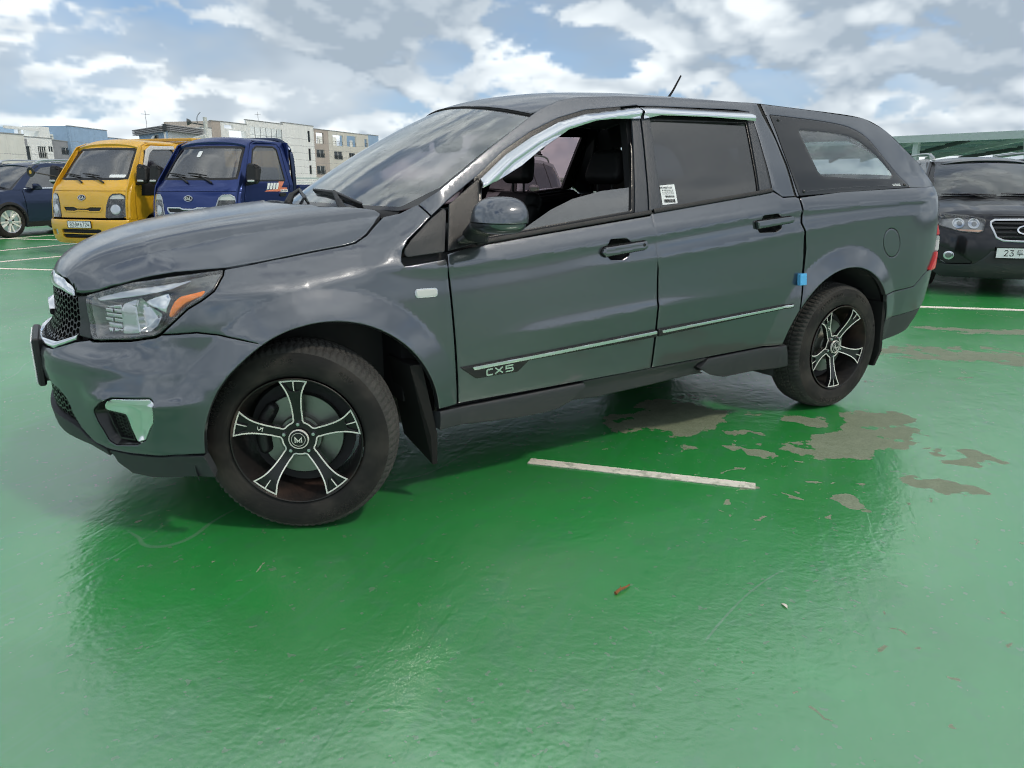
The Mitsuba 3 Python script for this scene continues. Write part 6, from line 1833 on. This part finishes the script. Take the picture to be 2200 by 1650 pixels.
    for x in (-2.46, -3.42):
        P_(side, oS, sg.Polygon([(x - .05, 1.08), (x + .05, 1.08), (x, 1.62), (x - .09, 1.62)]), "black_gloss", "door_pillar", both_=True, res=.05, depth=.01)
    P_(side, oS, sg.LineString([(-1.40, 1.087), (-4.2, 1.122)]).buffer(.012, cap_style=2), "chrome", "belt_moulding", both_=True, res=.03, depth=.012, lift=.008)
    for x in (-2.20, -3.20):
        P_(side, oS, rbox2(x - .10, x + .10, .955, .985, .012), "chrome" if kind != "black" else body, "door_handle", both_=True, res=.03, depth=.02, lift=.025)
    P_(side, oS, sg.Polygon([(-1.30, .22), (-1.30, .34), (-3.24, .34), (-3.24, .22)]), "black_trim", "sill", both_=True, res=.06, depth=.05, lift=.006)
    for A in ((-.92, .36), (-3.62, .36)):
        P_(side, oS, sg.Point(*A).buffer(.44).difference(sg.Point(*A).buffer(.382)).intersection(sg.box(-9, .30, 9, 2)), "black_trim" if kind == "navy" else body, "arch_trim", both_=True, res=.04, depth=.05, lift=.006)
        for s in (-1, 1):
            road_wheel(k, M, A[0], s * .80, .365, 10, .23, style=10)
    cput(k, "inner_body", cat(bx(-4.5, -1.45, -.78, .78, .28, .36), bx(-1.35, -.25, -.45, .45, .28, .85), bx(-4.5, -3.0, -.5, .5, .28, .95), bx(-3.1, -1.4, -.84, .84, .3, 1.02), bx(-4.56, -4.0, -.80, .80, .45, 1.05)), "black_void", xf=M)
    cput(k, "tail", hull([(-4.60, y, z) for y in (-.80, .80) for z in (.35, 1.05)] + [(-4.66, y, z) for y in (-.7, .7) for z in (.4, .9)] + [(-4.52, y, 1.35) for y in (-.66, .66)] + [(-4.35, y, 1.56) for y in (-.6, .6)]), body, 30, xf=M)
    cput(k, "dashboard", hulls([(-1.30, -.72, 1.02, .06), (-1.30, .72, 1.02, .06), (-1.75, -.74, 1.02, .06), (-1.75, .74, 1.02, .06)], 8), "cabin_plastic", 40, xf=M)
    for y in (-.38, .38):
        cput(k, "seat", cat(hulls([(-2.35, y - .2, .7, .07), (-2.35, y + .2, .7, .07), (-2.55, y - .16, 1.28, .06), (-2.55, y + .16, 1.28, .06)], 8), hulls([(-2.56, y - .1, 1.40, .05), (-2.56, y + .1, 1.40, .05)], 8)), "leather", 40, xf=M)
    w0 = np.array([-1.95, .38, 1.10])
    q = np.arange(28) * 2 * math.pi / 28
    cput(k, "steering_wheel", tube([w0 + .185 * (math.cos(a) * np.array([0, 1., 0]) + math.sin(a) * np.array([-.4, 0, .9])) for a in q], .015, 6, True), "cabin_plastic", 40, xf=M)
    for s in (-1, 1):
        km = cput(k, "wing_mirror", rounded(hulls([(-1.62, s * .98, 1.17, .05), (-1.64, s * 1.08, 1.17, .045), (-1.62, s * .98, 1.10, .04), (-1.70, s * 1.09, 1.10, .03), (-1.72, s * .96, 1.14, .03)], 10), .03, 3), body, 40, xf=M)
        cput(km, "mirror_arm", hulls([(-1.62, s * .90, 1.08, .03), (-1.64, s * .98, 1.10, .03)], 8), "black_satin", 40, xf=M)
        rr = spline([(-1.98, s * .60, 1.665), (-2.12, s * .615, 1.72), (-2.5, s * .615, 1.752), (-3.2, s * .605, 1.752), (-3.9, s * .60, 1.715), (-4.1, s * .585, 1.64)], 30)
        kr = cput(k, "roof_rail", tube(rr, .018, 8), "paint_silver" if kind != "navy" else "chrome_soft", 60, xf=M)
        cput(kr, "rail_foot", hulls([(-1.96, s * .60, 1.64, .02), (-2.12, s * .61, 1.68, .022), (-2.16, s * .612, 1.735, .016)], 8), "white_plastic" if kind == "black" else "chrome_soft", 40, xf=M)
    if kind == "box":
        bxm = rounded(hulls([(-2.2, -.42, 1.86, .07), (-2.2, .42, 1.86, .07), (-2.0, 0, 1.84, .06), (-3.9, -.42, 1.92, .10), (-3.9, .42, 1.92, .10), (-2.6, -.40, 2.06, .09), (-2.6, .40, 2.06, .09), (-3.7, -.38, 2.08, .09), (-3.7, .38, 2.08, .09)], 10), .10, 2)
        kx = thing("roof_box", "dark roof box on the silver car beyond the pickup's cab", "roof box")
        put(kx, "lid", bxm, "paint_black", 40, xf=M)
        put(kx, "base", hull([(x, y, z) for x in (-2.1, -3.95) for y in (-.46, .46) for z in (1.79, 1.86)]), "black_satin", xf=M)
        put(kx, "mount", cat(bx(-2.55, -2.5, -.62, .62, 1.74, 1.79), bx(-3.5, -3.45, -.62, .62, 1.74, 1.79)), "black_satin", xf=M)
    return k
car("black off-road car with a chrome grille frame and number plate, at the right edge", (8.43, .70), -137.7, "paint_black", "black")
car("navy car with a chrome window moulding, farthest left beside the yellow truck", (-2.84, 17.4), -139.5, "paint_navy", "navy")
car("silver grey car with a roof box, seen through the pickup's front window", (4.9, 7.9), -139.5, "paint_silver", "box")
# ------------------------------------------------------------------ litter on the deck
scene["twig_brown"] = matte((.20, .085, .03), .7)
kt = thing("twig", "small brown twig lying on the green deck, nearest the viewer", "twig")
put(None, kt, cat(tube(spline([(.667, -1.872, .006), (.690, -1.866, .010), (.715, -1.862, .008), (.741, -1.853, .006)], 14), np.r_[np.linspace(.006, .004, 8), np.linspace(.004, .0022, 7)], 7), tube([(.690, -1.866, .010), (.700, -1.855, .014)], [.002, .001], 6)), "twig_brown", 40)
kl = thing("dry_leaf", "tiny pale scrap of dry leaf right of the twig", "leaf")
lf = [(0, 0), (.012, .006), (.024, .005), (.034, 0), (.022, -.006), (.010, -.005)]
lm = extr(sg.Polygon(lf), .0006)
v = np.array(lm.vertices)
v[:, 2] += .003 + .10 * v[:, 1] ** 2 * 60 + .004 * np.sin(v[:, 0] * 120)
put(None, kl, moved(TM(v, lm.faces), (1.075, -2.215, 0), rot([0, 0, 1], 70)), "line_paint", 40)
